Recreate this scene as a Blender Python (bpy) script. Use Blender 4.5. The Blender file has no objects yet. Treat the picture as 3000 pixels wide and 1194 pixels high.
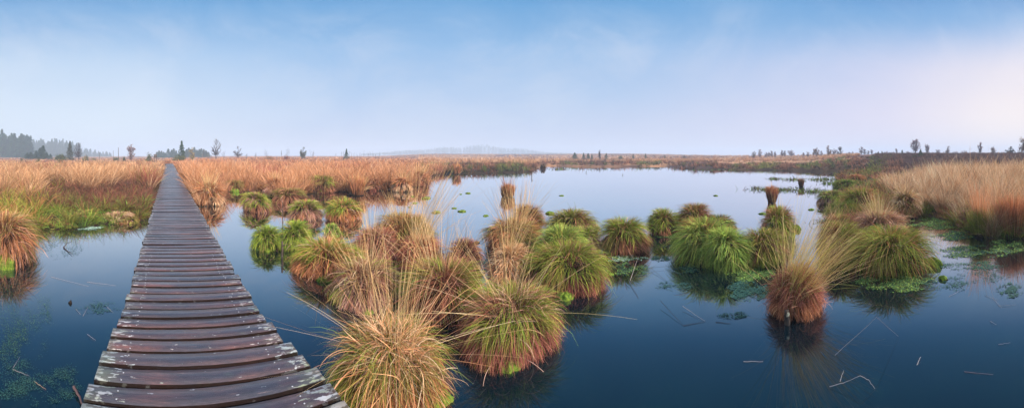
import bpy, math, random
import numpy as np
R_ = np.random.default_rng(7)
random.seed(7)
S = bpy.context.scene
COL = S.collection
PI = math.pi
# ------------------------------------------------------------------ frame
# x, y are pixels of the 3000 x 1194 photograph (a cylindrical panorama,
# 1000 px per radian, eye level at y = 455); the eye is 1.65 m above water
EYE, F, CX, HY = 1.65, 1000.0, 1500.0, 455.0
def az_of(x): return (x - CX) / F
def pt(x, r, z=0.0):
    a = az_of(x)
    return np.array([r * math.sin(a), r * math.cos(a), z])
def wp(x, y, z=0.0):
    return pt(x, (EYE - z) * F / (y - HY), z)
def lin(c):
    c = np.array(c, float) / 255.0
    return np.where(c <= 0.04045, c / 12.92, ((c + 0.055) / 1.055) ** 2.4)

# ------------------------------------------------------------------ nodes
def new_mat(name):
    m = bpy.data.materials.new(name); m.use_nodes = True
    nt = m.node_tree; nt.nodes.clear()
    return m, nt
def N(nt, t, **kw):
    n = nt.nodes.new(t)
    for k, v in kw.items():
        if k.startswith('_'): setattr(n, k[1:], v)
        else: n.inputs[k].default_value = v
    return n
def ramp(nt, fac, stops, interp='LINEAR'):
    n = nt.nodes.new('ShaderNodeValToRGB'); cr = n.color_ramp; cr.interpolation = interp
    while len(cr.elements) < len(stops): cr.elements.new(0.5)
    for e, (p, c) in zip(cr.elements, stops):
        e.position = p; e.color = (*c[:3], 1) if len(c) >= 3 else (c[0],) * 3 + (1,)
    if fac is not None: nt.links.new(fac, n.inputs['Fac'])
    return n
def mixc(nt, fac, a, b, blend='MIX'):
    n = nt.nodes.new('ShaderNodeMix'); n.data_type = 'RGBA'; n.blend_type = blend
    for s, v in ((n.inputs[0], fac), (n.inputs[6], a), (n.inputs[7], b)):
        if hasattr(v, 'links') or isinstance(v, bpy.types.NodeSocket): nt.links.new(v, s)
        else: s.default_value = v if not isinstance(v, (tuple, list)) else (*v[:3], 1)
    return n.outputs[2]
def math_n(nt, op, a, b=None, c=None, clamp=False):
    n = nt.nodes.new('ShaderNodeMath'); n.operation = op; n.use_clamp = clamp
    for i, v in enumerate((a, b, c)):
        if v is None: continue
        if isinstance(v, bpy.types.NodeSocket): nt.links.new(v, n.inputs[i])
        else: n.inputs[i].default_value = v
    return n.outputs[0]

def blade_mat(name, trans=0.3, rough=0.75):
    m, nt = new_mat(name)
    at = N(nt, 'ShaderNodeAttribute', _attribute_name='Col')
    d = N(nt, 'ShaderNodeBsdfPrincipled', Roughness=rough); d.inputs['Specular IOR Level'].default_value = 0.12
    t = N(nt, 'ShaderNodeBsdfTranslucent')
    mx = N(nt, 'ShaderNodeMixShader', Fac=trans)
    o = N(nt, 'ShaderNodeOutputMaterial')
    nt.links.new(at.outputs['Color'], d.inputs['Base Color'])
    nt.links.new(at.outputs['Color'], t.inputs['Color'])
    nt.links.new(d.outputs[0], mx.inputs[1]); nt.links.new(t.outputs[0], mx.inputs[2])
    nt.links.new(mx.outputs[0], o.inputs[0])
    return m
M_BLADE = blade_mat('grass_blade', 0.16)
M_STRAW = blade_mat('dry_straw', 0.2, 0.6)
M_LEAF = blade_mat('tree_leaf', 0.2, 0.8)

def noise_mat(name, stops, scale=4.0, detail=6.0, rough=0.85, bump=0.3, bscale=None, stretch=(1, 1, 1), spec=0.2):
    m, nt = new_mat(name)
    tc = N(nt, 'ShaderNodeTexCoord'); mp = N(nt, 'ShaderNodeMapping', Scale=stretch)
    nt.links.new(tc.outputs['Object'], mp.inputs[0])
    no = N(nt, 'ShaderNodeTexNoise', Scale=scale, Detail=detail, Roughness=0.65)
    nt.links.new(mp.outputs[0], no.inputs['Vector'])
    cr = ramp(nt, no.outputs[0], stops)
    p = N(nt, 'ShaderNodeBsdfPrincipled', Roughness=rough); p.inputs['Specular IOR Level'].default_value = spec
    nt.links.new(cr.outputs[0], p.inputs['Base Color'])
    nb = N(nt, 'ShaderNodeTexNoise', Scale=(bscale or scale * 4), Detail=5.0)
    nt.links.new(mp.outputs[0], nb.inputs['Vector'])
    bp = N(nt, 'ShaderNodeBump', Strength=bump, Distance=0.02)
    nt.links.new(nb.outputs[0], bp.inputs['Height']); nt.links.new(bp.outputs[0], p.inputs['Normal'])
    o = N(nt, 'ShaderNodeOutputMaterial'); nt.links.new(p.outputs[0], o.inputs[0])
    return m
M_ROOT = noise_mat('root_peat', [(0.3, (0.008, 0.006, 0.004)), (0.6, (0.028, 0.018, 0.012)), (0.8, (0.06, 0.04, 0.024))], 14, bump=0.8)
M_MOSS = noise_mat('moss', [(0.3, (0.03, 0.06, 0.008)), (0.5, (0.12, 0.20, 0.02)), (0.72, (0.26, 0.35, 0.04))], 30, bump=1.0, bscale=90)
M_BARK = noise_mat('bark', [(0.35, (0.03, 0.025, 0.022)), (0.65, (0.10, 0.08, 0.07))], 3, bump=0.3)
M_DEADW = noise_mat('dead_wood', [(0.3, (0.03, 0.022, 0.018)), (0.55, (0.12, 0.09, 0.07)), (0.75, (0.4, 0.38, 0.3))], 10, stretch=(1, 1, .3), bump=0.8)
M_LICHEN = noise_mat('pale_lichen', [(0.35, (0.12, 0.11, 0.07)), (0.6, (0.5, 0.52, 0.40))], 40, bump=0.8)
M_POST = noise_mat('weathered_post', [(0.3, (0.04, 0.035, 0.035)), (0.7, (0.15, 0.13, 0.12))], 8, stretch=(1, 1, .2))
M_SCREW = noise_mat('screw_metal', [(0.3, (0.3, 0.31, 0.33)), (0.7, (0.55, 0.56, 0.6))], 60, rough=0.45, bump=0.1, spec=0.5)

# ------------------------------------------------------------------ objects
def tag(o, label=None, cat=None, group=None, kind=None):
    if label: o['label'] = label
    if cat: o['category'] = cat
    if group: o['group'] = group
    if kind: o['kind'] = kind
    return o
def empty(name, loc, rz=0.0):
    o = bpy.data.objects.new(name, None); COL.objects.link(o)
    o.location = tuple(float(v) for v in loc); o.rotation_euler = (0, 0, rz); o.empty_display_size = .2
    return o
def mesh_np(name, V, Fq, mat, cols=None, parent=None, smooth=False, loc=None):
    """V (n,3), Fq list of arrays with rows of equal length"""
    me = bpy.data.meshes.new(name)
    V = np.asarray(V, np.float32)
    if isinstance(Fq, np.ndarray): Fq = [Fq]
    Fq = [np.asarray(f, np.int32) for f in Fq if len(f)]
    me.vertices.add(len(V)); me.vertices.foreach_set('co', V.ravel())
    nl = sum(f.size for f in Fq); nf = sum(len(f) for f in Fq)
    me.loops.add(nl); me.polygons.add(nf)
    me.loops.foreach_set('vertex_index', np.concatenate([f.ravel() for f in Fq]))
    tot = np.concatenate([np.full(len(f), f.shape[1], np.int32) for f in Fq])
    st = np.concatenate([[0], np.cumsum(tot)[:-1]]).astype(np.int32)
    me.polygons.foreach_set('loop_start', st)
    me.polygons.foreach_set('loop_total', tot)
    me.update(calc_edges=True)
    if smooth: me.polygons.foreach_set('use_smooth', np.ones(nf, bool))
    if cols is not None:
        ca = me.color_attributes.new('Col', 'FLOAT_COLOR', 'POINT')
        c4 = np.ones((len(V), 4), np.float32); c4[:, :3] = cols
        ca.data.foreach_set('color', c4.ravel())
    me.materials.append(mat)
    o = bpy.data.objects.new(name, me); COL.objects.link(o)
    if parent: o.parent = parent
    if loc is not None: o.location = tuple(float(v) for v in loc)
    return o
def copy_tree(o, parent=None):
    c = o.copy(); COL.objects.link(c); c.parent = parent
    for ch in list(o.children): copy_tree(ch, c)
    return c

class Acc:
    def __init__(s): s.V = []; s.F = []; s.C = []; s.n = 0
    def add(s, V, F, C):
        s.V.append(V); s.F.append(F + s.n); s.C.append(C); s.n += len(V)
    def build(s, name, mat, parent=None, loc=None):
        if not s.V: return None
        return mesh_np(name, np.concatenate(s.V), np.concatenate(s.F), mat, np.clip(np.concatenate(s.C), 0, 1), parent, loc=loc)

def blades(P, az, th, kap, L, W, c0, c1, n=4, daz=None, tip=0.12, cpow=1.0):
    """ribbons: roots P(m,3), heading az, start tilt th from vertical, total bend kap"""
    m = len(P)
    daz = np.zeros(m) if daz is None else daz
    t = np.linspace(0, 1, n + 1)
    pos = np.zeros((m, n + 1, 3)); pos[:, 0] = P
    for i in range(n):
        tm = (i + .5) / n
        thi = th + kap * tm; azi = az + daz * tm
        st = (L / n)[:, None]
        pos[:, i + 1] = pos[:, i] + st * np.stack([np.sin(thi) * np.cos(azi), np.sin(thi) * np.sin(azi), np.cos(thi)], 1)
    psi = R_.uniform(-1.2, 1.2, m)
    thm = th + kap * .5
    s1 = np.stack([-np.sin(az), np.cos(az), 0 * az], 1)
    s2 = np.stack([-np.cos(thm) * np.cos(az), -np.cos(thm) * np.sin(az), np.sin(thm)], 1)
    side = np.cos(psi)[:, None] * s1 + np.sin(psi)[:, None] * s2
    prof = (1 - t) ** .7 * (1 - tip) + tip
    off = (W[:, None] * .5 * prof[None])[:, :, None] * side[:, None, :]
    V = np.stack([pos - off, pos + off], 2).reshape(-1, 3)
    base = np.arange(m)[:, None] * (n + 1) * 2 + np.arange(n)[None] * 2
    Fq = np.stack([base, base + 1, base + 3, base + 2], 2).reshape(-1, 4)
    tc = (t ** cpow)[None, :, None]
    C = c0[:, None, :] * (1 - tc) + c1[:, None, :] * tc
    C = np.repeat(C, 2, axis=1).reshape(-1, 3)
    return V, Fq, C

def pal(cols, m, jit=0.16, w=None):
    """pick one colour per blade from a palette, with brightness jitter"""
    cols = np.array(cols, float); i = R_.choice(len(cols), m, p=w)
    return cols[i] * (1 + R_.normal(0, jit, (m, 1))).clip(.4, 1.7)

# albedo palettes (linear)
GREEN = [(0.34, 0.42, 0.045), (0.24, 0.34, 0.035), (0.46, 0.50, 0.08), (0.24, 0.36, 0.06)]
BGREEN = [(0.44, 0.56, 0.09), (0.27, 0.47, 0.08), (0.56, 0.62, 0.14), (0.36, 0.52, 0.13)]
DGREEN = [(0.10, 0.19, 0.03), (0.14, 0.25, 0.04), (0.18, 0.24, 0.05)]
OLIVE = [(0.34, 0.32, 0.07), (0.25, 0.27, 0.05), (0.46, 0.37, 0.11)]
YGREEN = [(0.38, 0.38, 0.06), (0.46, 0.40, 0.08), (0.28, 0.34, 0.06)]
BROWN = [(0.37, 0.155, 0.085), (0.48, 0.21, 0.12), (0.25, 0.10, 0.055), (0.62, 0.29, 0.17)]
RED = [(0.48, 0.165, 0.115), (0.37, 0.115, 0.08), (0.62, 0.24, 0.17), (0.23, 0.075, 0.055)]
ORANGE = [(0.70, 0.29, 0.125), (0.58, 0.22, 0.09), (0.82, 0.39, 0.20), (0.44, 0.155, 0.07)]
PINK = [(0.60, 0.32, 0.23), (0.46, 0.22, 0.16), (0.72, 0.45, 0.34), (0.34, 0.15, 0.11)]
STRAW = [(0.90, 0.55, 0.31), (0.86, 0.46, 0.23), (0.92, 0.66, 0.42), (0.66, 0.30, 0.14)]
PALE = [(0.88, 0.60, 0.36), (0.80, 0.48, 0.26), (0.90, 0.68, 0.44)]
CULM = [(0.75, 0.55, 0.25), (0.62, 0.42, 0.18), (0.80, 0.62, 0.34)]
DARK = [(0.09, 0.05, 0.035), (0.13, 0.07, 0.045), (0.07, 0.055, 0.03)]
HEATH = [(0.12, 0.06, 0.055), (0.16, 0.085, 0.075), (0.09, 0.05, 0.045), (0.20, 0.12, 0.09)]

# ------------------------------------------------------------------ shore and terrain
SHORE = [(-300, 705), (-100, 695), (60, 680), (105, 668), (200, 676), (300, 660), (420, 648), (450, 640), (560, 602), (590, 608), (640, 598),
         (655, 562), (690, 562), (740, 562), (765, 553), (800, 575), (850, 592), (885, 572), (940, 566), (1000, 562), (1045, 568), (1070, 558),
         (1130, 559), (1180, 556), (1240, 545), (1258, 517), (1300, 510), (1400, 508), (1500, 506), (1562, 504), (1574, 491), (1620, 486),
         (1700, 489), (1850, 488), (1950, 487), (2000, 494), (2100, 496), (2250, 499), (2400, 502), (2500, 501), (2560, 500.5), (2566, 503),
         (2500, 507), (2452, 516), (2448, 532), (2485, 560), (2455, 600), (2440, 622), (2470, 650), (2530, 685), (2600, 690), (2640, 655),
         (2700, 630), (2760, 640), (2800, 665), (2850, 690), (2900, 700), (3000, 702), (3200, 715), (3400, 745)]
SH = np.array([wp(x, y)[:2] for x, y in SHORE] + [np.array([9 * math.sin(a), 9 * math.cos(a)]) for a in (2.3, 2.8, -2.8, -2.3)])
SH2 = np.roll(SH, -1, 0)
def shore_sd(X, Y):
    """signed distance to the waterline, positive on land"""
    X = np.atleast_1d(X).astype(float); Y = np.atleast_1d(Y).astype(float)
    d = np.full(X.shape, 1e9); ins = np.zeros(X.shape, bool)
    for (ax, ay), (bx, by) in zip(SH, SH2):
        dx, dy = bx - ax, by - ay
        t = np.clip(((X - ax) * dx + (Y - ay) * dy) / (dx * dx + dy * dy), 0, 1)
        d = np.minimum(d, np.hypot(X - ax - t * dx, Y - ay - t * dy))
        with np.errstate(divide='ignore', invalid='ignore'):
            c = ((ay > Y) != (by > Y)) & (X < (bx - ax) * (Y - ay) / (by - ay) + ax)
        ins ^= c
    return np.where(ins, -d, d)
def sm(a, b, v):
    t = np.clip((v - a) / (b - a), 0, 1); return t * t * (3 - 2 * t)
def wob(X, Y, s, p=0.0):
    return (np.sin(X * s + 1.3 * np.sin(Y * s * .7 + p) + p) + np.sin(Y * s * 1.1 + 1.7 * np.sin(X * s * .6 + 2 + p))
            + .6 * np.sin((X + Y) * s * 2.3 + p * 2) + .5 * np.sin((X - Y) * s * 2.9 + p)) / 3.1
def land_z(X, Y, sd=None):
    X = np.atleast_1d(X).astype(float); Y = np.atleast_1d(Y).astype(float)
    if sd is None: sd = shore_sd(X, Y)
    r = np.hypot(X, Y); a = np.arctan2(X, Y)
    z = np.where(sd > 0, .02 + .14 * sm(0, .8, sd), -.5 * sm(0, 1.2, -sd) - .01)
    z += np.where(sd > .3, sm(.3, 2, sd) * (.05 + .07 * wob(X, Y, 1.7) + .10 * wob(X, Y, .35, 2)), 0)
    rise = sm(.80, 1.12, a) * 1.6 * sm(22, 62, r) + sm(.45, .95, a) * .55 * sm(45, 110, r) * (1 - .7 * sm(.95, 1.12, a))
    rise += sm(-.45, -.2, a) * (1 - sm(.25, .7, a)) * 2.9 * sm(110, 330, r)
    rise += sm(.1, .5, a) * (1 - sm(.9, 1.1, a)) * .9 * sm(90, 200, r)
    rise += sm(-1.1, -.75, a) * (1 - sm(-.45, -.1, a)) * .45 * sm(45, 120, r)
    rise *= (1 + .05 * wob(X, Y, .05, 4)) * sm(-2.2, -1.9, a) * (1 - sm(1.9, 2.2, a))
    return z + np.where(sd > 0, rise, 0)

def polar_sheet(name, rs, naz, zf, mat, cols=None):
    az = np.linspace(-PI, PI, naz, endpoint=False)
    A, Rr = np.meshgrid(az, rs); X = (Rr * np.sin(A)).ravel(); Y = (Rr * np.cos(A)).ravel()
    Z = zf(X, Y)
    V = np.stack([X, Y, Z], 1)
    i = np.arange(len(rs) - 1)[:, None] * naz; j = np.arange(naz)[None]; j2 = (j + 1) % naz
    Fq = np.stack([i + j, i + naz + j, i + naz + j2, i + j2], 2).reshape(-1, 4)[:, ::-1]
    V = np.vstack([V, [[0, 0, float(zf(np.array([0.]), np.array([0.]))[0])]]])
    tri = np.stack([np.full(naz, len(V) - 1), (np.arange(naz) + 1) % naz, np.arange(naz)], 1)
    c = cols(V[:, 0], V[:, 1]) if cols else None
    return mesh_np(name, V, [Fq, tri], mat, c, smooth=True)

def ground_cols(X, Y):
    r = np.hypot(X, Y); a = np.arctan2(X, Y)
    n1 = wob(X, Y, .09, 1) + .5 * wob(X, Y, .31, 3)
    tan_ = np.array([.36, .20, .11]); hea = np.array([.11, .065, .065]); soil = np.array([.035, .025, .015])
    far = sm(30, 60, r)[:, None]
    k = sm(-.15, .35, n1 + .9 * sm(.92, 1.12, a) + .45 * sm(150, 300, r) * sm(-.4, -.1, a))[:, None]
    c = tan_ * (1 - k) + hea * k
    return soil * (1 - far) + c * far
def vc_ground():
    m, nt = new_mat('marsh_soil')
    at = N(nt, 'ShaderNodeAttribute', _attribute_name='Col')
    tc = N(nt, 'ShaderNodeTexCoord')
    n1 = N(nt, 'ShaderNodeTexNoise', Scale=.35, Detail=9.0, Roughness=.7); nt.links.new(tc.outputs['Object'], n1.inputs['Vector'])
    cr = ramp(nt, n1.outputs[0], [(.3, (.45, .45, .45)), (.7, (1.5, 1.45, 1.35))])
    c = mixc(nt, 1.0, at.outputs['Color'], cr.outputs[0], 'MULTIPLY')
    p = N(nt, 'ShaderNodeBsdfPrincipled', Roughness=.9); p.inputs['Specular IOR Level'].default_value = .1
    nt.links.new(c, p.inputs['Base Color'])
    o = N(nt, 'ShaderNodeOutputMaterial'); nt.links.new(p.outputs[0], o.inputs[0])
    return m
rs = np.concatenate([np.geomspace(.8, 120, 230), np.geomspace(126, 880, 60)])
tag(polar_sheet('ground', rs, 1100, land_z, vc_ground(), ground_cols), kind='structure')

# ------------------------------------------------------------------ water
def water_mat():
    m, nt = new_mat('pond_water')
    tc = N(nt, 'ShaderNodeTexCoord')
    n1 = N(nt, 'ShaderNodeTexNoise', Scale=.55, Detail=6.0, Roughness=.6); nt.links.new(tc.outputs['Object'], n1.inputs['Vector'])
    n2 = N(nt, 'ShaderNodeTexNoise', Scale=16.0, Detail=6.0, Roughness=.7); nt.links.new(tc.outputs['Object'], n2.inputs['Vector'])
    body = ramp(nt, n1.outputs[0], [(.35, (.0008, .006, .011)), (.6, (.0010, .010, .015)), (.8, (.002, .014, .016))])
    k = math_n(nt, 'MULTIPLY', ramp(nt, n1.outputs[0], [(.5, (0, 0, 0)), (.7, (1, 1, 1))]).outputs[0],
               ramp(nt, n2.outputs[0], [(.5, (0, 0, 0)), (.75, (.8, .8, .8))]).outputs[0])
    bc = mixc(nt, k, body.outputs[0], (.02, .05, .045))
    d = N(nt, 'ShaderNodeBsdfDiffuse'); nt.links.new(bc, d.inputs['Color'])
    g = N(nt, 'ShaderNodeBsdfGlossy', Roughness=.015); g.inputs['Color'].default_value = (.97, .98, 1, 1)
    nb = N(nt, 'ShaderNodeTexNoise', Scale=1.6, Detail=3.0); nt.links.new(tc.outputs['Object'], nb.inputs['Vector'])
    bp = N(nt, 'ShaderNodeBump', Strength=.035, Distance=.02)
    nt.links.new(nb.outputs[0], bp.inputs['Height']); nt.links.new(bp.outputs[0], g.inputs['Normal'])
    lw = N(nt, 'ShaderNodeLayerWeight', Blend=.5)
    # facing: 0 looking straight down, 1 at grazing
    fr = ramp(nt, lw.outputs['Facing'], [(0, (.02,) * 3), (.30, (.045,) * 3), (.43, (.09,) * 3), (.57, (.22,) * 3), (.74, (.66,) * 3), (.90, (.93,) * 3), (1, (1,) * 3)], 'B_SPLINE')
    mx = N(nt, 'ShaderNodeMixShader'); nt.links.new(fr.outputs[0], mx.inputs[0])
    nt.links.new(d.outputs[0], mx.inputs[1]); nt.links.new(g.outputs[0], mx.inputs[2])
    o = N(nt, 'ShaderNodeOutputMaterial'); nt.links.new(mx.outputs[0], o.inputs[0])
    return m
a_ = np.linspace(0, 2 * PI, 96, endpoint=False)
wv = np.stack([75 * np.cos(a_) + 12, 75 * np.sin(a_), 0 * a_], 1)
tag(mesh_np('water', wv, np.arange(96)[None], water_mat()), kind='structure')

# ------------------------------------------------------------------ boardwalk
def wood_mat():
    m, nt = new_mat('weathered_wet_plank')
    tc = N(nt, 'ShaderNodeTexCoord'); oi = N(nt, 'ShaderNodeObjectInfo')
    off = N(nt, 'ShaderNodeVectorMath', _operation='SCALE')
    cmb = N(nt, 'ShaderNodeCombineXYZ'); nt.links.new(oi.outputs['Random'], cmb.inputs[0]); nt.links.new(oi.outputs['Random'], cmb.inputs[1])
    nt.links.new(cmb.outputs[0], off.inputs[0]); off.inputs['Scale'].default_value = 37.0
    ad = N(nt, 'ShaderNodeVectorMath', _operation='ADD'); nt.links.new(tc.outputs['Object'], ad.inputs[0]); nt.links.new(off.outputs[0], ad.inputs[1])
    def noi(scale, st, det=6.0, ro=.6, dist=0.0):
        mp = N(nt, 'ShaderNodeMapping', Scale=st); nt.links.new(ad.outputs[0], mp.inputs[0])
        n = N(nt, 'ShaderNodeTexNoise', Scale=scale, Detail=det, Roughness=ro, Distortion=dist); nt.links.new(mp.outputs[0], n.inputs['Vector'])
        return n.outputs[0]
    big = noi(3.0, (1, 4, 1)); grain = noi(14.0, (1, 14, 4), 8.0, .7, 1.2); red = noi(2.2, (1, 3, 1), 5.0)
    base = ramp(nt, red, [(.32, (.024, .026, .040)), (.46, (.038, .026, .034)), (.58, (.066, .032, .032)), (.76, (.15, .068, .055))])
    gr = ramp(nt, grain, [(.3, (.25, .25, .28)), (.5, (.9, .9, .9)), (.72, (2.5, 2.3, 2.2))])
    c = mixc(nt, 1.0, base.outputs[0], gr.outputs[0], 'MULTIPLY')
    # worn raw streaks
    st = ramp(nt, noi(5.0, (1, 9, 1), 7.0, .7), [(.62, (0, 0, 0)), (.70, (1, 1, 1))])
    c = mixc(nt, math_n(nt, 'MULTIPLY', st.outputs[0], .5), c, (.52, .34, .27))
    # lichen towards both ends, scattered spots elsewhere
    sp = N(nt, 'ShaderNodeSeparateXYZ'); nt.links.new(tc.outputs['Object'], sp.inputs[0])
    ax = math_n(nt, 'ABSOLUTE', sp.outputs[0])
    endk = math_n(nt, 'MULTIPLY', math_n(nt, 'SUBTRACT', ax, .38, clamp=True), .72)
    li = noi(13.0, (1, 2.6, 1), 5.0, .6)
    lk = math_n(nt, 'ADD', li, endk)
    lm = ramp(nt, lk, [(.66, (0, 0, 0)), (.69, (1, 1, 1))])
    lc = ramp(nt, big, [(.35, (.30, .36, .20)), (.5, (.50, .54, .52)), (.7, (.68, .70, .70))])
    c = mixc(nt, math_n(nt, 'MULTIPLY', lm.outputs[0], .75), c, lc.outputs[0])
    gm = ramp(nt, math_n(nt, 'ADD', noi(4.0, (1, 1.5, 1)), math_n(nt, 'MULTIPLY', endk, 1.2)), [(.62, (0, 0, 0)), (.85, (1, 1, 1))])
    c = mixc(nt, math_n(nt, 'MULTIPLY', gm.outputs[0], .45), c, (.16, .20, .12))
    var = ramp(nt, oi.outputs['Random'], [(0, (.62, .70, .82)), (.3, (1.15, 1.0, .95)), (.55, (.8, .8, .9)), (.8, (1.35, 1.1, 1.0)), (1, (.9, 1.0, 1.1))])
    c = mixc(nt, 1.0, c, var.outputs[0], 'MULTIPLY')
    p = N(nt, 'ShaderNodeBsdfPrincipled'); nt.links.new(c, p.inputs['Base Color'])
    rr = ramp(nt, big, [(.3, (.28, .28, .28)), (.7, (.5, .5, .5))]); nt.links.new(rr.outputs[0], p.inputs['Roughness'])
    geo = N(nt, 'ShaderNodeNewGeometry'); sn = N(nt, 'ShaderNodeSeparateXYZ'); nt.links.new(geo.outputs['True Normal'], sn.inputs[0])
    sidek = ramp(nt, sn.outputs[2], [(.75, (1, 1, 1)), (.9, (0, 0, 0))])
    c2 = mixc(nt, math_n(nt, 'MULTIPLY', sidek.outputs[0], .9), c, (.012, .008, .006)); nt.links.new(c2, p.inputs['Base Color'])  # plank sides darkened in colour, imitating shade in the gaps
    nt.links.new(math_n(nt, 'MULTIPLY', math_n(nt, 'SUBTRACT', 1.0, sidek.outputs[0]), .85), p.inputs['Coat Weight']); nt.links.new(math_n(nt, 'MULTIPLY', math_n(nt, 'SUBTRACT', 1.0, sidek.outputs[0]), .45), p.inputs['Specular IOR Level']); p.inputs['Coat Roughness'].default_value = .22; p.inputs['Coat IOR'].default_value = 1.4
    bp = N(nt, 'ShaderNodeBump', Strength=.55, Distance=.006); nt.links.new(grain, bp.inputs['Height']); nt.links.new(bp.outputs[0], p.inputs['Normal'])
    o = N(nt, 'ShaderNodeOutputMaterial'); nt.links.new(p.outputs[0], o.inputs[0])
    return m
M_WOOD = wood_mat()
def plank_geo(hw, hd, th, seed):
    """one board: long axis x, slightly wavy long edges, chamfered top"""
    rg = np.random.default_rng(seed); n = 26
    xs = np.linspace(-hw, hw, n)
    def wv(a): return a * (np.sin(xs * rg.uniform(2, 5) + rg.uniform(0, 6)) + .5 * np.sin(xs * rg.uniform(9, 15) + rg.uniform(0, 6))) + rg.normal(0, a * .35, n)
    e0, e1 = wv(.0022), wv(.0022); sag = .002 * np.sin(xs * 2 + rg.uniform(0, 6)); ch = .004
    rings = []
    for i, x in enumerate(xs):
        y0, y1, s = -hd + e0[i], hd + e1[i], sag[i]
        rings.append([(x, y0, -th), (x, y0 - .0, s - ch), (x, y0 + ch, s), (x, 0, s - .0012), (x, y1 - ch, s), (x, y1, s - ch), (x, y1, -th)])
    V = np.array(rings).reshape(-1, 3); k = 7; F = []
    for i in range(n - 1):
        for j in range(k):
            a, b = i * k + j, i * k + (j + 1) % k
            F.append((a, b, b + k, a + k))
    return V, np.array(F)[:, ::-1], np.array([list(range(k)), [(n - 1) * k + q for q in range(k)][::-1]])
W_AZ = az_of(489)
W_DIR = np.array([math.sin(W_AZ), math.cos(W_AZ)]); W_PERP = np.array([math.cos(W_AZ), -math.sin(W_AZ)])
DECK = .35; PITCH = .160; OFFC = .215; HWID = .615
def sm(a, b, v):
    t = np.clip((v - a) / (b - a), 0, 1); return t * t * (3 - 2 * t)
board = empty('boardwalk', (*(W_DIR * 2 + W_PERP * OFFC), 0), -W_AZ)
tag(board, 'long straight wooden boardwalk of wet reddish planks running over the water into the moor', 'boardwalk')
board_rng = random.Random(3)
def walk_xy(d):
    """local offset (x across, y along) of the deck centre d metres from the eye"""
    return -.015 + .0045 * max(0, d - 5) + .03 * float(1 - sm(1.4, 2.6, d))
def walk_hw(d): return .562 + .125 * float(1 - sm(1.2, 3.2, d))
farV, farF, farE, nfar = [], [], [], 0
screw_v = []
i = 0; d = -1.2
plank_ds = []
while d < 56.5:
    plank_ds.append(d); d += PITCH * (1 + board_rng.uniform(-.012, .012))
def screw_geo(px, py, z0):
    n = 8; a = np.linspace(0, 2 * PI, n, endpoint=False)
    ring = np.stack([px + .0044 * np.cos(a), py + .0044 * np.sin(a), np.full(n, z0)], 1)
    top = np.stack([px + .0050 * np.cos(a), py + .0050 * np.sin(a), np.full(n, z0 + .0018)], 1)
    inn = np.stack([px + .0018 * np.cos(a), py + .0018 * np.sin(a), np.full(n, z0 + .0012)], 1)
    V = np.vstack([ring, top, inn]); F = []
    for q in range(n):
        q2 = (q + 1) % n
        F += [(q, q2, n + q2, n + q), (n + q, n + q2, 2 * n + q2, 2 * n + q)]
    return V, np.array(F), np.arange(2 * n, 3 * n)[None]
for i, d in enumerate(plank_ds):
    hw = walk_hw(d) + board_rng.uniform(-.014, .014); ang = board_rng.uniform(-.004, .004)
    hd = (PITCH - .026 + board_rng.uniform(-.004, .004)) / 2
    V, F_, E_ = plank_geo(hw, hd, .045, i)
    lx = walk_xy(d) + board_rng.uniform(-.008, .008); ly = d - 2; z = DECK + board_rng.uniform(-.003, .003) - (.05 if d > 21 else 0)
    if i < 100:
        o = mesh_np('plank', V, [F_, E_], M_WOOD, parent=board)
        o.location = (lx, ly, z); o.rotation_euler = (board_rng.uniform(-.008, .008), board_rng.uniform(-.003, .003), ang)
        if 14 < i < 36:
            for sx in (-hw * .74, hw * .70):
                for sy in (-.035, .035):
                    sv, sf, se = screw_geo(sx + board_rng.uniform(-.012, .012), sy + board_rng.uniform(-.008, .008), .0006)
                    mesh_np('screw', sv, [sf, se], M_SCREW, parent=o)
    else:
        V = V.copy(); V += (lx, ly, z)
        farV.append(V); farF.append(F_ + nfar); farE.append(E_ + nfar); nfar += len(V)
o = mesh_np('far_planks', np.vstack(farV), [np.vstack(farF), np.vstack(farE)], M_WOOD, parent=board); o['kind'] = 'stuff'
def box_geo(x0, x1, y0, y1, z0, z1):
    V = np.array([(x, y, z) for z in (z0, z1) for y in (y0, y1) for x in (x0, x1)], float)
    F = np.array([(0, 2, 3, 1), (4, 5, 7, 6), (0, 1, 5, 4), (2, 6, 7, 3), (0, 4, 6, 2), (1, 3, 7, 5)])
    return V, F
def cyl_geo(p0, p1, r0, r1, n=8, wobble=0.0, seed=0, rings=2):
    p0, p1 = np.array(p0, float), np.array(p1, float); ax = p1 - p0; ax = ax / np.linalg.norm(ax)
    u = np.cross(ax, (0, 0, 1) if abs(ax[2]) < .9 else (1, 0, 0)); u /= np.linalg.norm(u); v = np.cross(ax, u)
    rg = np.random.default_rng(seed); a = np.linspace(0, 2 * PI, n, endpoint=False); V = []
    for k in range(rings):
        t = k / (rings - 1); c = p0 * (1 - t) + p1 * t; r = r0 * (1 - t) + r1 * t
        rr = r * (1 + wobble * rg.normal(0, 1, n))
        V.append(c + rr[:, None] * (np.cos(a)[:, None] * u + np.sin(a)[:, None] * v))
    V = np.vstack(V); F = [(k * n + q, k * n + (q + 1) % n, (k + 1) * n + (q + 1) % n, (k + 1) * n + q) for k in range(rings - 1) for q in range(n)]
    return V, np.array(F), np.array([list(range(n))[::-1], [(rings - 1) * n + q for q in range(n)]])
for sx in (-.44, .42):
    V, F_ = box_geo(sx - .035, sx + .035, -3.1, 54, DECK - .17, DECK - .054)
    mesh_np('bearer', V, F_, M_POST, parent=board)
for q in range(9):
    for sx in (-.36, .34):
        V, F_, E_ = cyl_geo((sx, -1.5 + q * 2.4, -.5), (sx, -1.5 + q * 2.4, DECK - .055), .05, .05, 10)
        mesh_np('support_post', V, [F_, E_], M_POST, parent=board)

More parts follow.
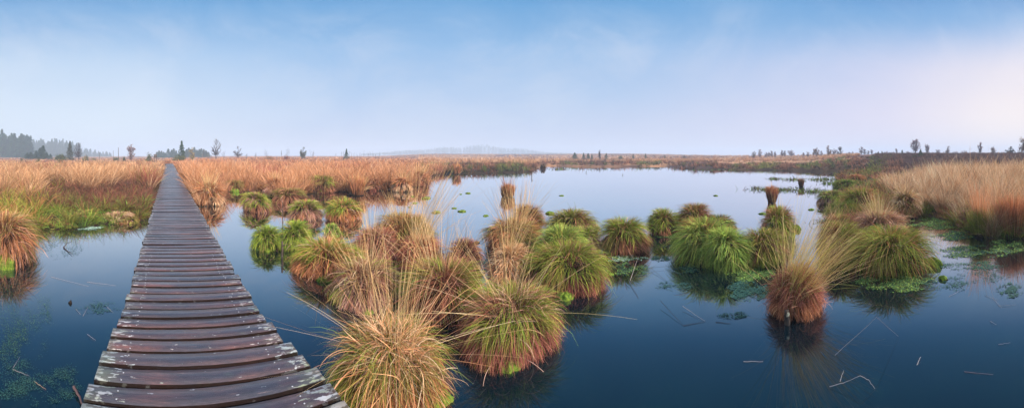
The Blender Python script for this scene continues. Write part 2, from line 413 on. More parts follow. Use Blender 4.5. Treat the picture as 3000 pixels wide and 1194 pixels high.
# ------------------------------------------------------------------ tussocks
def dome_geo(rx, ry, h, seed, nu=28, nv=9, rough=.12, undercut=.82):
    rg = np.random.default_rng(seed); V = []
    ph = rg.uniform(0, 6, 6)
    for j in range(nv + 1):
        t = j / nv; pol = t * PI * .5
        for k in range(nu):
            a = 2 * PI * k / nu
            n_ = 1 + rough * (math.sin(3 * a + ph[0] + 3 * t) + .6 * math.sin(7 * a + ph[1] - 4 * t) + rg.normal(0, .35))
            f = math.sin(pol) * n_
            if t > .85: f *= undercut + (1 - undercut) * (1 - (t - .85) / .15)
            V.append((rx * f * math.cos(a), ry * f * math.sin(a), h * math.cos(pol) * (1 + .5 * (n_ - 1)) if j < nv else -.12))
    V = np.array(V); F = [(j * nu + k, (j + 1) * nu + k, (j + 1) * nu + (k + 1) % nu, j * nu + (k + 1) % nu) for j in range(nv) for k in range(nu)]
    return V, np.array(F)
def moss_geo(rx, ry, h, seed, nu=26, nv=8):
    V, F = dome_geo(rx, ry, h, seed, nu, nv, .16, 1.0); V[:, 2] = np.maximum(V[:, 2], -.02); return V, F

def tussock(x, yb, w, yt, label, top=GREEN, skirt=BROWN, mix=None, mixw=.25, split=.55, straw=0, strawc=STRAW, stalks=0, st_len=.8,
            st_lean=(0, 0), st_c=CULM, st_spread=.35, st_root=.55, flat=0, mop_sp=.7, mop_w=1.9, moss=0, dens=1.0, group=None, shape='dome', z0=0.0, cat='grass tussock', deep=None, droop=1.0, shag=1.0, name='grass_tussock', mossdir=None):
    rf = EYE * F / (yb - HY)
    w = w * 1.03; R = w * .5 * rf / F; rc = rf + (R * .75 if deep is None else deep); R = w * .5 * rc / F
    zt = EYE - (yt - HY) * rc / F
    H = max(zt - z0, .08)
    loc = pt(x, rc, z0); seed = int(x * 7 + yb)
    rg = np.random.default_rng(seed)
    root = empty(name, loc); tag(root, label, cat, group)
    el_, er_ = rg.uniform(.86, 1.12), rg.uniform(0, PI); apx = rg.uniform(-.20, .20, 2) * R; wav = rg.uniform(0, 6.28, 3)
    px = rc / F * 2.93                               # metres per rendered pixel
    size_px = 2 * R / px
    vase = shape == 'vase'
    Rm, Hm = R * (.72 if not vase else .80), H * (.70 if not vase else .22)
    def lop(P):
        x_, y_ = P[:, 0].copy(), P[:, 1].copy(); ca, sa = math.cos(er_), math.sin(er_)
        u_, v_ = (x_ * ca + y_ * sa) * el_, (-x_ * sa + y_ * ca) / el_
        aa_ = np.arctan2(v_, u_); kk = 1 + .09 * np.sin(2 * aa_ + wav[0]) + .07 * np.sin(3 * aa_ + wav[1]) + .04 * np.sin(5 * aa_ + wav[2])
        zf = np.clip(P[:, 2] / max(Hm, 1e-3), 0, 1)
        out = P.copy(); out[:, 0] = (u_ * ca - v_ * sa) * kk + apx[0] * zf; out[:, 1] = (u_ * sa + v_ * ca) * kk + apx[1] * zf
        out[:, 2] *= np.where(P[:, 2] > 0, 1 + .10 * np.sin(aa_ + wav[2]) * (1 - zf), 1); return out
    V, Fq = dome_geo(Rm * 1.03, Rm * 1.03, Hm * .96, seed, 36, 10, .05); V = lop(V); mesh_np('root_mound', V, Fq, M_ROOT, parent=root, smooth=True)
    bw = max(.0030, px * .44)
    area = 2 * PI * R * max(R, H)                     # m2 of surface to cover, about three blades deep
    Lm = (R * .50 + H * .16) * shag
    nb = int(min(8000, max(420, 3.6 * area / (bw * Lm * .7) * dens)) * (.8 if straw else 1))
    per = 9; nl = max(40, nb // per); nb = nl * per
    laz = rg.uniform(0, 2 * PI, nl); lu = rg.uniform(0, 1, nl); lphi = np.arccos(1 - lu * (1.0 if not vase else .6))
    ltilt = rg.normal(0, .24, nl); lturn = rg.normal(0, .45, nl); lbr = rg.normal(0, .28, nl).clip(-.5, .6); lcurl = rg.normal(0, .35, nl)
    li = np.repeat(np.arange(nl), per)
    phi = np.abs(lphi[li] + rg.normal(0, .07, nb)).clip(0, 1.56); az = laz[li] + rg.normal(0, .06, nb) / np.maximum(np.sin(phi), .25)
    p1, p2, p3 = rg.uniform(0, 6, 3)
    lock = lturn[li]; lbr = lbr[li]
    Pm = np.stack([Rm * np.sin(phi) * np.cos(az), Rm * np.sin(phi) * np.sin(az), Hm * np.cos(phi) - .01], 1)
    Pm = lop(Pm); Pm[:, 2] += .12 * H * (not vase)
    patch = np.sin(2 * az + p1) * .5 + np.sin(3 * az + 4 * phi + p2) * .4 + rg.normal(0, .30, nb)
    istop = (phi / (PI / 2) + .11 * patch) < split * 1.06
    th = phi * .86 + .22 + ltilt[li] + rg.normal(0, .10, nb)
    L = Lm * (1 + rg.normal(0, .22, nb)) * (1 - .18 * np.sin(phi) ** 4) * (1 + .15 * ltilt[li])
    kap = (1.25 * droop + .45 * np.sin(phi)) * (1 + lcurl[li] * .4) + rg.normal(0, .12, nb)
    hang = (~istop) & (phi > .75)
    th = np.where(hang, 1.75 + rg.normal(0, .16, nb), th); kap = np.where(hang, 1.05 + rg.normal(0, .18, nb), kap)
    L = np.where(hang, np.minimum(L * 1.15, (Pm[:, 2] + .02) * rg.uniform(.75, 1.25, nb) + .12 * R), L)
    if vase:
        rad = np.sqrt(rg.uniform(0, 1, nb)); Pm = np.stack([Rm * rad * np.cos(az), Rm * rad * np.sin(az), Hm * (1 - rad * .8)], 1)
        th = .02 + rad * .15 + rg.normal(0, .07, nb); kap = rg.uniform(-.15, .35, nb); L = H * rg.uniform(.35, 1.08, nb); istop = rg.uniform(0, 1, nb) < .8
    else:
        up = (phi < .7) & (rg.uniform(0, 1, nb) < .35)
        th = np.where(up, phi * .9 + rg.normal(0, .12, nb), th); kap = np.where(up, .35, kap); L = np.where(up, (H - Hm) * rg.uniform(.8, 1.5, nb) + .1 * R, L)
        L = np.minimum(L, (H * 1.10 - Pm[:, 2]) / np.maximum(np.cos(th + kap * .35), .2))
    daz = lock * .8 + rg.normal(0, .12, nb)
    Wd = bw * rg.uniform(.6, 1.35, nb)
    tuf = Acc(); ded = Acc()
    for m_, acc, P_ in ((istop, tuf, top), (~istop, ded, skirt)):
        k = int(m_.sum())
        if not k: continue
        c1 = pal(P_, k); base = pal(skirt, k)
        if mix is not None:
            sw = (patch[m_] + 0 * c1[:, 0] > np.quantile(patch, 1 - mixw)); c1[sw] = pal(mix, int(sw.sum()))
        # a few blades everywhere of the other kind
        if acc is tuf:
            tipb = rg.uniform(0, 1, k) < .20; c0x = c1.copy(); c1[tipb] = pal(skirt + OLIVE, int(tipb.sum()))
        sw = rg.uniform(0, 1, k) < .06; c1[sw] = pal(skirt if acc is tuf else top, int(sw.sum()))
        c1 = c1 * (1 + lbr[m_])[:, None]; base = base * (1 + lbr[m_])[:, None]
        c0 = (c0x * (1 + lbr[m_])[:, None]) * .30 + base * .05 if acc is tuf else base * .30  # roots take a little sheath brown, darkened to imitate shade inside the tussock
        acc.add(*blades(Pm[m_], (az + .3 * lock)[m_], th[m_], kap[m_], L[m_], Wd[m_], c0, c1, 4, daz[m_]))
    if not vase:                                      # collapsed dead blades lying across the others
        k = nb // 7; ph_ = rg.uniform(.1, 1.35, k); a_2 = rg.uniform(0, 6.28, k)
        Pk = lop(np.stack([Rm * np.sin(ph_) * np.cos(a_2), Rm * np.sin(ph_) * np.sin(a_2), Hm * np.cos(ph_)], 1)) + rg.normal(0, .05 * R, (k, 3))
        ck = pal(skirt + skirt + PINK, k, .25)
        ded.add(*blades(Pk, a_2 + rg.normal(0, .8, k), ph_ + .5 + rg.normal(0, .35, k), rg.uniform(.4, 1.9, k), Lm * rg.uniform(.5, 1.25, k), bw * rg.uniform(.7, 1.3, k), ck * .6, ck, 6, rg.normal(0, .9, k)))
    tuf.build('green_leaves' if top in (GREEN, BGREEN, DGREEN, YGREEN, OLIVE) else 'leaf_tuft', M_BLADE, root)
    ded.build('dead_leaves', M_BLADE, root)
    if straw:
        a = Acc(); k = straw
        az = rg.uniform(0, 2 * PI, k); phi = np.abs(rg.normal(0, mop_sp, k)).clip(0, 1.5); rr = .92
        P = lop(np.stack([Rm * rr * np.sin(phi) * np.cos(az), Rm * rr * np.sin(phi) * np.sin(az), Hm * .90 * np.cos(phi)], 1))
        c = pal(strawc, k, .14)
        a.add(*blades(P, az + rg.normal(0, 1.0, k), rg.uniform(-.3, 1.2, k), rg.uniform(.8, 3.6, k), np.minimum((H * .22 + R * .46) * rg.uniform(.55, 1.35, k), H * 1.05 - P[:, 2] + .38 * R * (.4 + phi)) * shag,
                      bw * mop_w * rg.uniform(.6, 1.3, k), c * .5, c, 9, rg.normal(0, 1.6, k)))
        a.build('straw_mop', M_STRAW, root)
    if stalks:
        a = Acc(); k = stalks
        az = rg.uniform(0, 2 * PI, k); rq = Rm * st_root * np.sqrt(rg.uniform(0, 1, k))
        P = np.stack([rq * np.cos(az), rq * np.sin(az), Hm * np.sqrt(np.maximum(0, 1 - (rq / Rm / 1.02) ** 2)).clip(.05)], 1)
        sp = np.abs(rg.normal(0, st_spread, k))
        dx = np.sin(sp) * np.cos(az) + st_lean[0] * rg.uniform(.3, 1.5, k); dy = np.sin(sp) * np.sin(az) + st_lean[1] * rg.uniform(.3, 1.5, k)
        th = np.arctan2(np.hypot(dx, dy), np.maximum(np.cos(sp), .15)); hd = np.arctan2(dy, dx)
        c = pal(st_c, k, .12)
        a.add(*blades(P, hd, th, rg.uniform(.05, .45, k), st_len * rg.uniform(.6, 1.15, k), max(.0024, px * .30) * rg.uniform(.8, 1.2, k), c * .8, c * np.array([1, .86, .8]), 7, rg.normal(0, .12, k), .35))
        if flat:
            k = flat; az = rg.uniform(0, 6.28, k); c = pal(STRAW + CULM, k, .12)
            P = np.stack([Rm * .5 * np.cos(az), Rm * .5 * np.sin(az), np.full(k, Hm * .9)], 1)
            a.add(*blades(P, az + rg.normal(0, .2, k), rg.uniform(.9, 1.45, k), rg.uniform(.0, .5, k), st_len * rg.uniform(.7, 1.25, k), max(.0026, px * .34) * rg.uniform(.8, 1.2, k), c * .8, c, 7, rg.normal(0, .12, k), .35))
        a.build('flower_stalks', M_STRAW, root)
    if moss:
        md = -PI / 2 - az_of(x) if mossdir is None else mossdir
        V, Fq = moss_geo(R * .42 * moss, R * .34 * moss, .30 * H * min(moss, 1.2), seed + 5)
        o = mesh_np('moss_cushion', V, Fq, M_MOSS, parent=root, smooth=True)
        o.location = (Rm * 1.15 * math.cos(md), Rm * 1.15 * math.sin(md), -.005)
    return root
BR = lambda x: (math.cos(az_of(x)), -math.sin(az_of(x)))      # "to the right" in the picture, in world axes
G_POND = 'grass tussocks standing in the pond'
G_BANK = 'grass tussocks along the bank'
def T(*a, **k):
    k.setdefault('group', G_POND); return tussock(*a, **k)

# --- near left
T(15, 772, 200, 632, 'large orange-topped tussock with green middle cut by the left picture edge', top=ORANGE, skirt=PINK, mix=OLIVE, mixw=.45, split=.7, stalks=70, st_len=.45, moss=.9, shag=1.1)
T(352, 655, 88, 622, 'low flattened straw-brown hummock beside the left edge of the boardwalk', top=PALE, skirt=BROWN, split=.7, straw=160, strawc=PINK, shag=.8)
T(385, 655, 42, 632, 'small green tuft on the right end of the flattened straw hummock', top=OLIVE, skirt=BROWN, split=.9)
# --- bank right of the boardwalk
B = dict(group=G_BANK)
T(612, 603, 66, 534, 'broad orange straw tussock at the bank right next to the boardwalk', top=ORANGE, skirt=STRAW, split=.6, stalks=90, st_len=.7, shag=1.15, **B)
T(689, 562, 62, 528, 'olive bank tussock with a bright moss pad at its foot', top=OLIVE, skirt=BROWN, moss=1.1, **B)
T(716, 556, 42, 522, 'small rusty hummock right behind the mossy-footed bank tussock', top=BROWN, skirt=ORANGE, split=.7, **B)
T(806, 577, 54, 522, 'upright orange straw tussock left of the green bank tussock pair', top=ORANGE, skirt=PINK, stalks=40, st_len=.6, **B)
T(858, 566, 82, 527, 'bright green bank tussock with two small dark twigs above it', top=GREEN, skirt=BROWN, mix=BROWN, split=.75, **B)
T(848, 599, 96, 553, 'dark olive tussock in the water directly before the bright green bank tussock', top=OLIVE, skirt=BROWN, mix=BROWN, mixw=.4, split=.5, **B)
T(937, 566, 76, 516, 'round green and brown tussock on the bank with a dark flat top', top=GREEN, skirt=BROWN, mix=DARK, mixw=.3, split=.6, **B)
T(986, 556, 40, 514, 'narrow dark brown bank hummock right of the round green one', top=BROWN, skirt=DARK, **B)
T(1045, 574, 48, 522, 'vase-shaped straw tussock with stalks fanning out like a fountain', top=ORANGE, skirt=BROWN, shape='vase', stalks=110, st_len=.75, st_spread=.55, **B)
T(1100, 558, 52, 524, 'dark brown rounded hummock between the straw fountain and the orange mop', top=BROWN, skirt=RED, split=.7, **B)
T(1138, 558, 36, 530, 'small dark hummock touching the orange mop tussock on its left', top=DARK, skirt=BROWN, **B)
T(1180, 562, 58, 520, 'orange mop tussock near the tip of the left bank', top=ORANGE, skirt=STRAW, straw=150, strawc=ORANGE, stalks=40, st_len=.7, st_lean=tuple(np.array(BR(1180)) * .4), **B)
T(1228, 546, 52, 502, 'last orange tussock at the tip of the left bank', top=ORANGE, skirt=BROWN, stalks=60, st_len=.8, st_lean=tuple(np.array(BR(1220)) * .3), **B)
T(1262, 514, 15, 499, 'tiny dark tussock alone beyond the tip of the left bank', top=BROWN, skirt=DARK)
T(1338, 511, 22, 482, 'narrow orange vase tussock before the dark far spit', top=ORANGE, skirt=BROWN, shape='vase', stalks=40, st_len=.9, st_spread=.25)
T(1487, 578, 42, 543, 'orange straw tussock alone in open water with tall wispy stalks', top=ORANGE, skirt=BROWN, shape='vase', stalks=60, st_len=.7, st_spread=.3, st_c=BROWN, dens=1.6)
T(2262, 596, 28, 550, 'slim orange straw vase standing in the right pond before the dark weeds', top=ORANGE, skirt=RED, shape='vase', stalks=50, st_len=.6, st_spread=.3, dens=1.5)
T(2347, 548, 14, 526, 'slim brown stub of grass among the dark floating weeds', top=BROWN, skirt=DARK, shape='vase', stalks=16, st_len=.6, dens=1.5)
T(1590, 494, 14, 481, 'small dark stub of grass just off the end of the far spit', top=DARK, skirt=DARK)
# --- pond, left part
T(756, 621, 86, 566, 'two-humped green tussock first in the water right of the boardwalk', top=GREEN, skirt=BROWN, mix=PINK, mixw=.2, split=.68)
T(891, 646, 92, 587, 'green-capped tussock with pale pink skirt left of the orange-skirted one', top=GREEN, skirt=PINK, mix=ORANGE, mixw=.15, split=.5)
T(1008, 648, 100, 585, 'neat dome tussock with green cap and orange skirt', top=GREEN, skirt=ORANGE, mix=ORANGE, mixw=.15, split=.58)
T(990, 622, 52, 576, 'small green hump peeping over the neat orange-skirted dome', top=OLIVE, skirt=BROWN, split=.8)
T(783, 734, 86, 665, 'left half of the vivid green tussock pair with moss between', top=GREEN, skirt=DGREEN, split=.95, moss=.5, shag=1.05)
T(862, 734, 86, 652, 'right half of the vivid green tussock pair with moss between', top=GREEN, skirt=DGREEN, split=.95, moss=.9, mossdir=PI + .6, shag=1.05)
T(972, 697, 40, 656, 'small lime green mossy tuft between two tussocks', top=BGREEN, skirt=DGREEN, split=1.2, moss=1.6)
T(950, 815, 200, 704, 'wide tussock with green crown and rusty skirt nearest the boardwalk side', top=GREEN, skirt=ORANGE, mix=ORANGE, mixw=.3, split=.55, stalks=30, st_len=.4, moss=.55)
# --- centre cluster
T(1090, 775, 128, 672, 'reddish brown tussock at the left rear of the central cluster', top=RED, skirt=RED, mix=PINK, mixw=.4, split=.8, stalks=80, st_len=.6, straw=300, strawc=RED)
T(1175, 745, 160, 632, 'tall olive and green tussock at the back of the central cluster', top=OLIVE, skirt=ORANGE, mix=ORANGE, mixw=.4, split=.8, stalks=90, st_len=.7)
T(1226, 785, 130, 694, 'tangled rust red straw tussock with a great fan of tall stalks', top=RED, skirt=RED, mix=ORANGE, mixw=.4, straw=900, strawc=ORANGE, stalks=150, st_len=1.25, st_lean=tuple(np.array(BR(1226)) * .30), st_spread=.28, st_c=CULM)
T(1356, 799, 96, 704, 'small dark brown tussock isolated between the two halves of the cluster', top=RED, skirt=DARK, mix=BROWN, mixw=.5, split=.8, stalks=26, st_len=.45, moss=.5, mossdir=.3)
T(1076, 908, 196, 772, 'pinkish brown tussock with bleached hanging blades behind the straw mop', top=BROWN, skirt=PINK, mix=GREEN, mixw=.2, split=.5, straw=420, strawc=PALE, stalks=90, st_len=.7, st_spread=.5, moss=.4)
T(1290, 930, 236, 768, 'wide tussock rust red on its left and green on its right', top=BROWN, skirt=RED, mix=GREEN, mixw=.45, split=.8, stalks=140, st_len=.75, st_spread=.45, droop=.7)
T(1157, 1215, 318, 968, 'biggest foreground tussock crowned by a curly blond straw mop', top=OLIVE, skirt=ORANGE, mix=GREEN, mixw=.45, split=.55, straw=1500, strawc=STRAW, mop_sp=.55, mop_w=2.6, flat=60, stalks=110, st_len=.80, st_spread=.38, st_c=CULM, moss=.55, mossdir=-.15, shag=1.15, dens=.9)
T(1492, 1060, 296, 858, 'large foreground tussock with green crown and dark red skirt', top=GREEN, skirt=RED, mix=BROWN, mixw=.3, split=.55, stalks=60, flat=26, st_len=.8, st_spread=.5, straw=420, strawc=PALE + PINK, moss=.45)
T(1490, 838, 106, 722, 'narrow pale orange curly straw heap in the middle of the cluster', top=STRAW, skirt=STRAW, straw=900, mop_w=2.4, mop_sp=.9, strawc=STRAW + ORANGE[2:3], stalks=80, st_len=.85, st_lean=tuple(np.array(BR(1490)) * .18), st_spread=.25, split=.8)
T(1508, 748, 168, 645, 'brown tussock behind the curly straw heap', top=OLIVE, skirt=BROWN, mix=ORANGE, mixw=.4, split=.75, stalks=130, st_len=.9, st_spread=.3, straw=200)
T(1543, 700, 88, 604, 'rounded brown tussock farthest back behind the curly straw heap', top=BROWN, skirt=ORANGE, mix=OLIVE, mixw=.3, split=.8, stalks=20, st_len=.9)
T(1683, 700, 138, 616, 'olive tussock with reddish tips at the rear right of the cluster', top=OLIVE, skirt=GREEN, mix=BROWN, mixw=.3, split=.9, shag=1.05)
T(1640, 790, 138, 668, 'fresh green tussock on the left shoulder of the biggest green one', top=BGREEN, skirt=OLIVE, split=.9, shag=1.05)
T(1714, 749, 92, 668, 'tussock with blue-green cap and greyish pink skirt', top=GREEN, skirt=PINK, split=.48)
T(1655, 866, 224, 722, 'big green tussock with dark red fringe at the right of the central cluster', top=GREEN, skirt=RED, mix=YGREEN, mixw=.25, split=.62, moss=.5, shag=1.05, stalks=14, st_len=.4, st_spread=.8)
T(1835, 744, 136, 640, 'solitary pointed green tussock with rusty skirt right of the central cluster', top=GREEN, skirt=BROWN, mix=OLIVE, mixw=.2, split=.58, shag=1.05)
# --- right cluster
T(1944, 690, 80, 614, 'green tussock with brown foot at the left end of the right-hand cluster', top=GREEN, skirt=BROWN, split=.75, shag=1.05)
T(2028, 685, 100, 600, 'brown-tipped tussock second from the left in the right-hand cluster', top=OLIVE, skirt=BROWN, mix=BROWN, mixw=.45, split=.8, shag=1.05)
T(2110, 690, 84, 632, 'dark green low tussock just behind the bright green pair', top=DGREEN, skirt=BROWN, mix=BROWN, mixw=.25, split=.9)
T(2062, 774, 172, 646, 'broad bright green tussock with orange crown, left of the bright pair', top=BGREEN, skirt=YGREEN, mix=ORANGE, mixw=.25, split=.85, shag=1.05)
T(2135, 790, 126, 672, 'brightest green tussock with long combed blades, right of the bright pair', top=BGREEN, skirt=BGREEN, split=1.0, shag=1.1)
T(2232, 782, 132, 674, 'yellow-green capped tussock with brown combed skirt', top=YGREEN, skirt=BROWN, mix=GREEN, mixw=.4, split=.5, shag=1.05)
T(2277, 702, 92, 610, 'tall tussock green on the left and orange on the right, in the open water', top=GREEN, skirt=BROWN, mix=ORANGE, mixw=.3, split=.9, moss=.8, mossdir=-.6, stalks=24, st_len=.5)
rt = T(2330, 930, 146, 784, 'rust-red curly straw tussock on a stump with tall blond stalks leaning right', top=RED, skirt=ORANGE, straw=1700, mop_w=2.2, mop_sp=1.05, strawc=[(.74, .30, .16), (.84, .42, .26), (.52, .19, .09)], stalks=520, st_len=.90, st_lean=tuple(np.array(BR(2330)) * .52), st_spread=.46, st_root=1.0, st_c=[(.84, .66, .26), (.74, .56, .2), (.88, .68, .38), (.6, .62, .16)], split=.7)
T(2600, 806, 224, 670, 'largest deep green hemispherical tussock at the right', top=GREEN, skirt=ORANGE, mix=OLIVE, mixw=.2, split=.85, shag=1.1)
T(2470, 775, 118, 655, 'green tussock half hidden behind the blond leaning stalks', top=GREEN, skirt=BROWN, mix=BROWN, mixw=.3, split=.8)
T(2455, 722, 110, 632, 'reddish brown tussock with green side behind the blond leaning stalks', top=BROWN, skirt=RED, mix=GREEN, mixw=.3, split=.8, stalks=30, st_len=.4)
T(2576, 712, 150, 622, 'pink starburst of dead blades with pale stalks rising from its crown', top=PINK, skirt=PINK, mix=STRAW, mixw=.4, split=.7, straw=200, strawc=PALE, stalks=150, st_len=.6, st_spread=.35, st_c=[(.7, .6, .25), (.8, .66, .4)], **B)
T(2463, 636, 70, 594, 'small lime and yellow tussock left of the pink starburst', top=YGREEN, skirt=BGREEN, split=.9, **B)
T(2431, 600, 78, 558, 'small green tussock with pale pink fringe at the right bank edge', top=GREEN, skirt=PINK, split=.6, **B)
T(2478, 562, 72, 527, 'dark green dome at the right bank above the pink-fringed one', top=DGREEN, skirt=GREEN, mix=OLIVE, mixw=.2, split=.85, **B)
T(2530, 632, 104, 553, 'green and brown tussock behind the pink starburst', top=GREEN, skirt=BROWN, mix=ORANGE, mixw=.3, split=.8, **B)
T(2506, 546, 50, 512, 'orange rounded tuft behind the dark green dome', top=ORANGE, skirt=BROWN, **B)
T(2469, 527, 20, 509, 'tiny brown tuft at the water edge before the far shore', top=BROWN, skirt=DARK, **B)
T(2650, 640, 90, 560, 'loose sandy tussock with long bent blades right of the pink starburst', top=PALE, skirt=BROWN, mix=OLIVE, mixw=.3, stalks=50, st_len=.6, **B)
T(2872, 694, 62, 618, 'upright straw sheaf with yellow-green base at the right pond edge', top=YGREEN, skirt=YGREEN, shape='vase', stalks=260, st_len=1.0, st_spread=.16, st_c=STRAW, **B)
T(2966, 698, 90, 588, 'upright orange straw clump at the right picture edge', top=ORANGE, skirt=BROWN, shape='vase', stalks=150, st_len=.8, st_spread=.2, st_c=STRAW, **B)
T(2828, 668, 42, 618, 'grey-brown drooping clump left of the upright straw sheaf', top=PINK, skirt=BROWN, **B)

# extra: the stump under the curly right tussock
sp = empty('tree_stump', wp(2312, 950)); tag(sp, 'short rotten stump with white lichen in front of the curly rust-red tussock', 'stump')
V, F_, E_ = cyl_geo((0, 0, -.2), (-.02, .02, .14), .036, .022, 12, .22, 3, 8); mesh_np('stump_wood', V, [F_, E_], M_DEADW, parent=sp, smooth=True)
V, F_, E_ = cyl_geo((.03, .01, -.2), (.015, .03, .07), .03, .016, 10, .22, 3, 9); mesh_np('stump_shard', V, [F_, E_], M_DEADW, parent=sp, smooth=True)
V, Fq = moss_geo(.018, .010, .016, 8, 12, 6); o = mesh_np('lichen_patch', V, Fq, M_LICHEN, parent=sp, smooth=True); o.location = (-.03, -.012, .115)
def stick(name, x, yb, yt, rad, label, cat='stick', lean=(0, 0), z0=-.3):
    p = wp(x, yb); rr = math.hypot(p[0], p[1]); zt = EYE - (yt - HY) * rr / F
    e = tag(empty(name, p), label, cat)
    V, F_, E_ = cyl_geo((0, 0, z0), (lean[0], lean[1], zt), rad, rad * .6, 8, .12, int(x), 9)
    mesh_np('stick_wood', V, [F_, E_], M_DEADW, parent=e, smooth=True)
    V, F_, E_ = cyl_geo((lean[0] * .7, lean[1] * .7, zt * .7), (lean[0] * .7 + rad * 3, lean[1] * .7, zt * .85), rad * .5, rad * .2, 6)
    mesh_np('snag', V, [F_, E_], M_DEADW, parent=e)
stick('dead_stick', 828, 664, 588, .012, 'thin upright dead stick behind the vivid green tussock pair')
stick('rotten_stump', 827, 752, 706, .024, 'short rotten stake before the vivid green tussock pair', 'stump')
stick('dead_stick', 866, 545, 516, .012, 'tiny dark twig standing on the bright green bank tussock')
stick('dead_stick', 1558, 516, 500, .04, 'dark stake poking from the water before the far spit')
stick('dead_stick', 1717, 506, 501, .03, 'dark speck of a stake in the far open water under the spruce reflections')
stick('dead_stick', 1824, 513, 509, .025, 'small stake in the far open water right of the dark speck')

# ------------------------------------------------------------------ moss pads floating on the pond
def pad(x, y, w, label, hz=.35, mat=M_MOSS, k=2):
    p = wp(x, y); r = math.hypot(p[0], p[1]); rad = w * .57 * r / F
    e = tag(empty('moss_pad', p, R_.uniform(0, 6)), label, 'moss pad', 'moss pads floating on the pond')
    V, Fq = moss_geo(rad, rad * .75, max(rad * hz, .02), int(x)); mesh_np('moss_cushion', V, Fq, mat, parent=e, smooth=True)
    V, Fq = dome_geo(rad * 1.02, rad * .78, max(rad * hz * .35, .01), int(x) + 1); mesh_np('peat_base', V, Fq, M_ROOT, parent=e, smooth=True)
for a in [(1208, 576, 12, 'small flat moss pad, farthest left of the pads before the left bank'), (1249, 581, 25, 'long double moss pad nearest the left bank tip'),
          (1214, 595, 14, 'round moss pad below the flat leftmost one'), (1200, 607, 10, 'small brownish pad just above the central stalk fan'),
          (1189, 630, 22, 'yellowish pad touching the central stalk fan'), (1278, 622, 25, 'bright yellow-green pad seen through the stalk fan'),
          (1331, 610, 14, 'dark oval pad left of the green oval pad'), (1354, 619, 22, 'green oval pad right of the stalk fan'),
          (1371, 566, 15, 'far dark double pad left of the lone orange tussock'), (1350, 569, 9, 'tiny dark fleck left of the far double pad'),
          (1423, 632, 17, 'dark green pad below the lone orange tussock'), (1611, 625, 30, 'pair of joined green pads above the olive tussock'),
          (1645, 573, 12, 'single small pad in the middle of the open water'), (2097, 573, 13, 'lone small pad far out left of the straw vase'),
          (2234, 626, 20, 'dark green pad left of the two-coloured tall tussock'), (2377, 614, 19, 'green pad between the tall tussock and the right bank'),
          (2262, 607, 24, 'flat thin pad at the foot of the slim straw vase'), (1790, 804, 17, 'yellow-green pad in the water below the solitary tussock'),
          (1395, 712, 20, 'yellow mossy pad behind the small dark tussock'), (640, 596, 16, 'pale flat pad beside the bank by the boardwalk')]:
    pad(*a)
pad(2731, 776, 54, 'largest mossy stone-like cushion right of the big green tussock', .7)
pad(2763, 818, 27, 'little yellow-green cushion below the largest mossy one', .7)
pad(2333, 672, 30, 'bright moss lump at the foot of the tall two-coloured tussock', .8)

# ------------------------------------------------------------------ floating weed mats
def flecks(cx, cy, wpx, hpx, n, cols, size, z=.004, ang=0, hole=.0, seed=1, tall=0.0):
    rg = np.random.default_rng(seed)
    u = rg.uniform(-1, 1, (n * 3, 2)); k = (u ** 2).sum(1); ok = k < 1
    g = np.sin(u[:, 0] * 5 + seed) + np.sin(u[:, 1] * 6 + u[:, 0] * 4 + seed * 2) + .8 * np.sin(u[:, 0] * 13 - u[:, 1] * 9 + seed)
    ok &= (g + rg.normal(0, .8, len(u)) > hole + 1.9 * (k - .35)); u = u[ok][:n]; u = u + rg.normal(0, .05, u.shape)
    X = cx + u[:, 0] * wpx / 2; Y = cy + u[:, 1] * hpx / 2 + u[:, 0] * ang
    a = (X - CX) / F; r = EYE * F / (Y - HY)
    m = len(u); P = np.stack([r * np.sin(a), r * np.cos(a), z + rg.uniform(0, .004, m)], 1)
    s = size * rg.uniform(.5, 1.4, m); rot = rg.uniform(0, 2 * PI, m)
    tl = rg.uniform(-.35, .35, (m, 2)) * (1 + tall)
    V = []
    for q, (ex, ey) in enumerate(((1, 0), (.3, .7), (-.6, .65), (-1, -.1), (-.4, -.7), (.5, -.6))):
        lx, ly = ex * s, ey * s * .7
        V.append(P + np.stack([lx * np.cos(rot) - ly * np.sin(rot), lx * np.sin(rot) + ly * np.cos(rot), (lx * tl[:, 0] + ly * tl[:, 1]) * .5 + s * .15], 1))
    V = np.stack(V, 1).reshape(-1, 3); Fq = np.arange(m * 6).reshape(m, 6)
    return V, Fq, np.repeat(pal(cols, m, .25), 6, 0)
ALG = [(.06, .15, .05), (.13, .25, .05), (.04, .10, .05), (.26, .38, .08), (.08, .09, .03)]
ALGD = [(.02, .07, .07), (.03, .09, .08), (.05, .12, .09)]
ALGP = [(.35, .50, .40), (.45, .60, .50), (.25, .4, .3)]
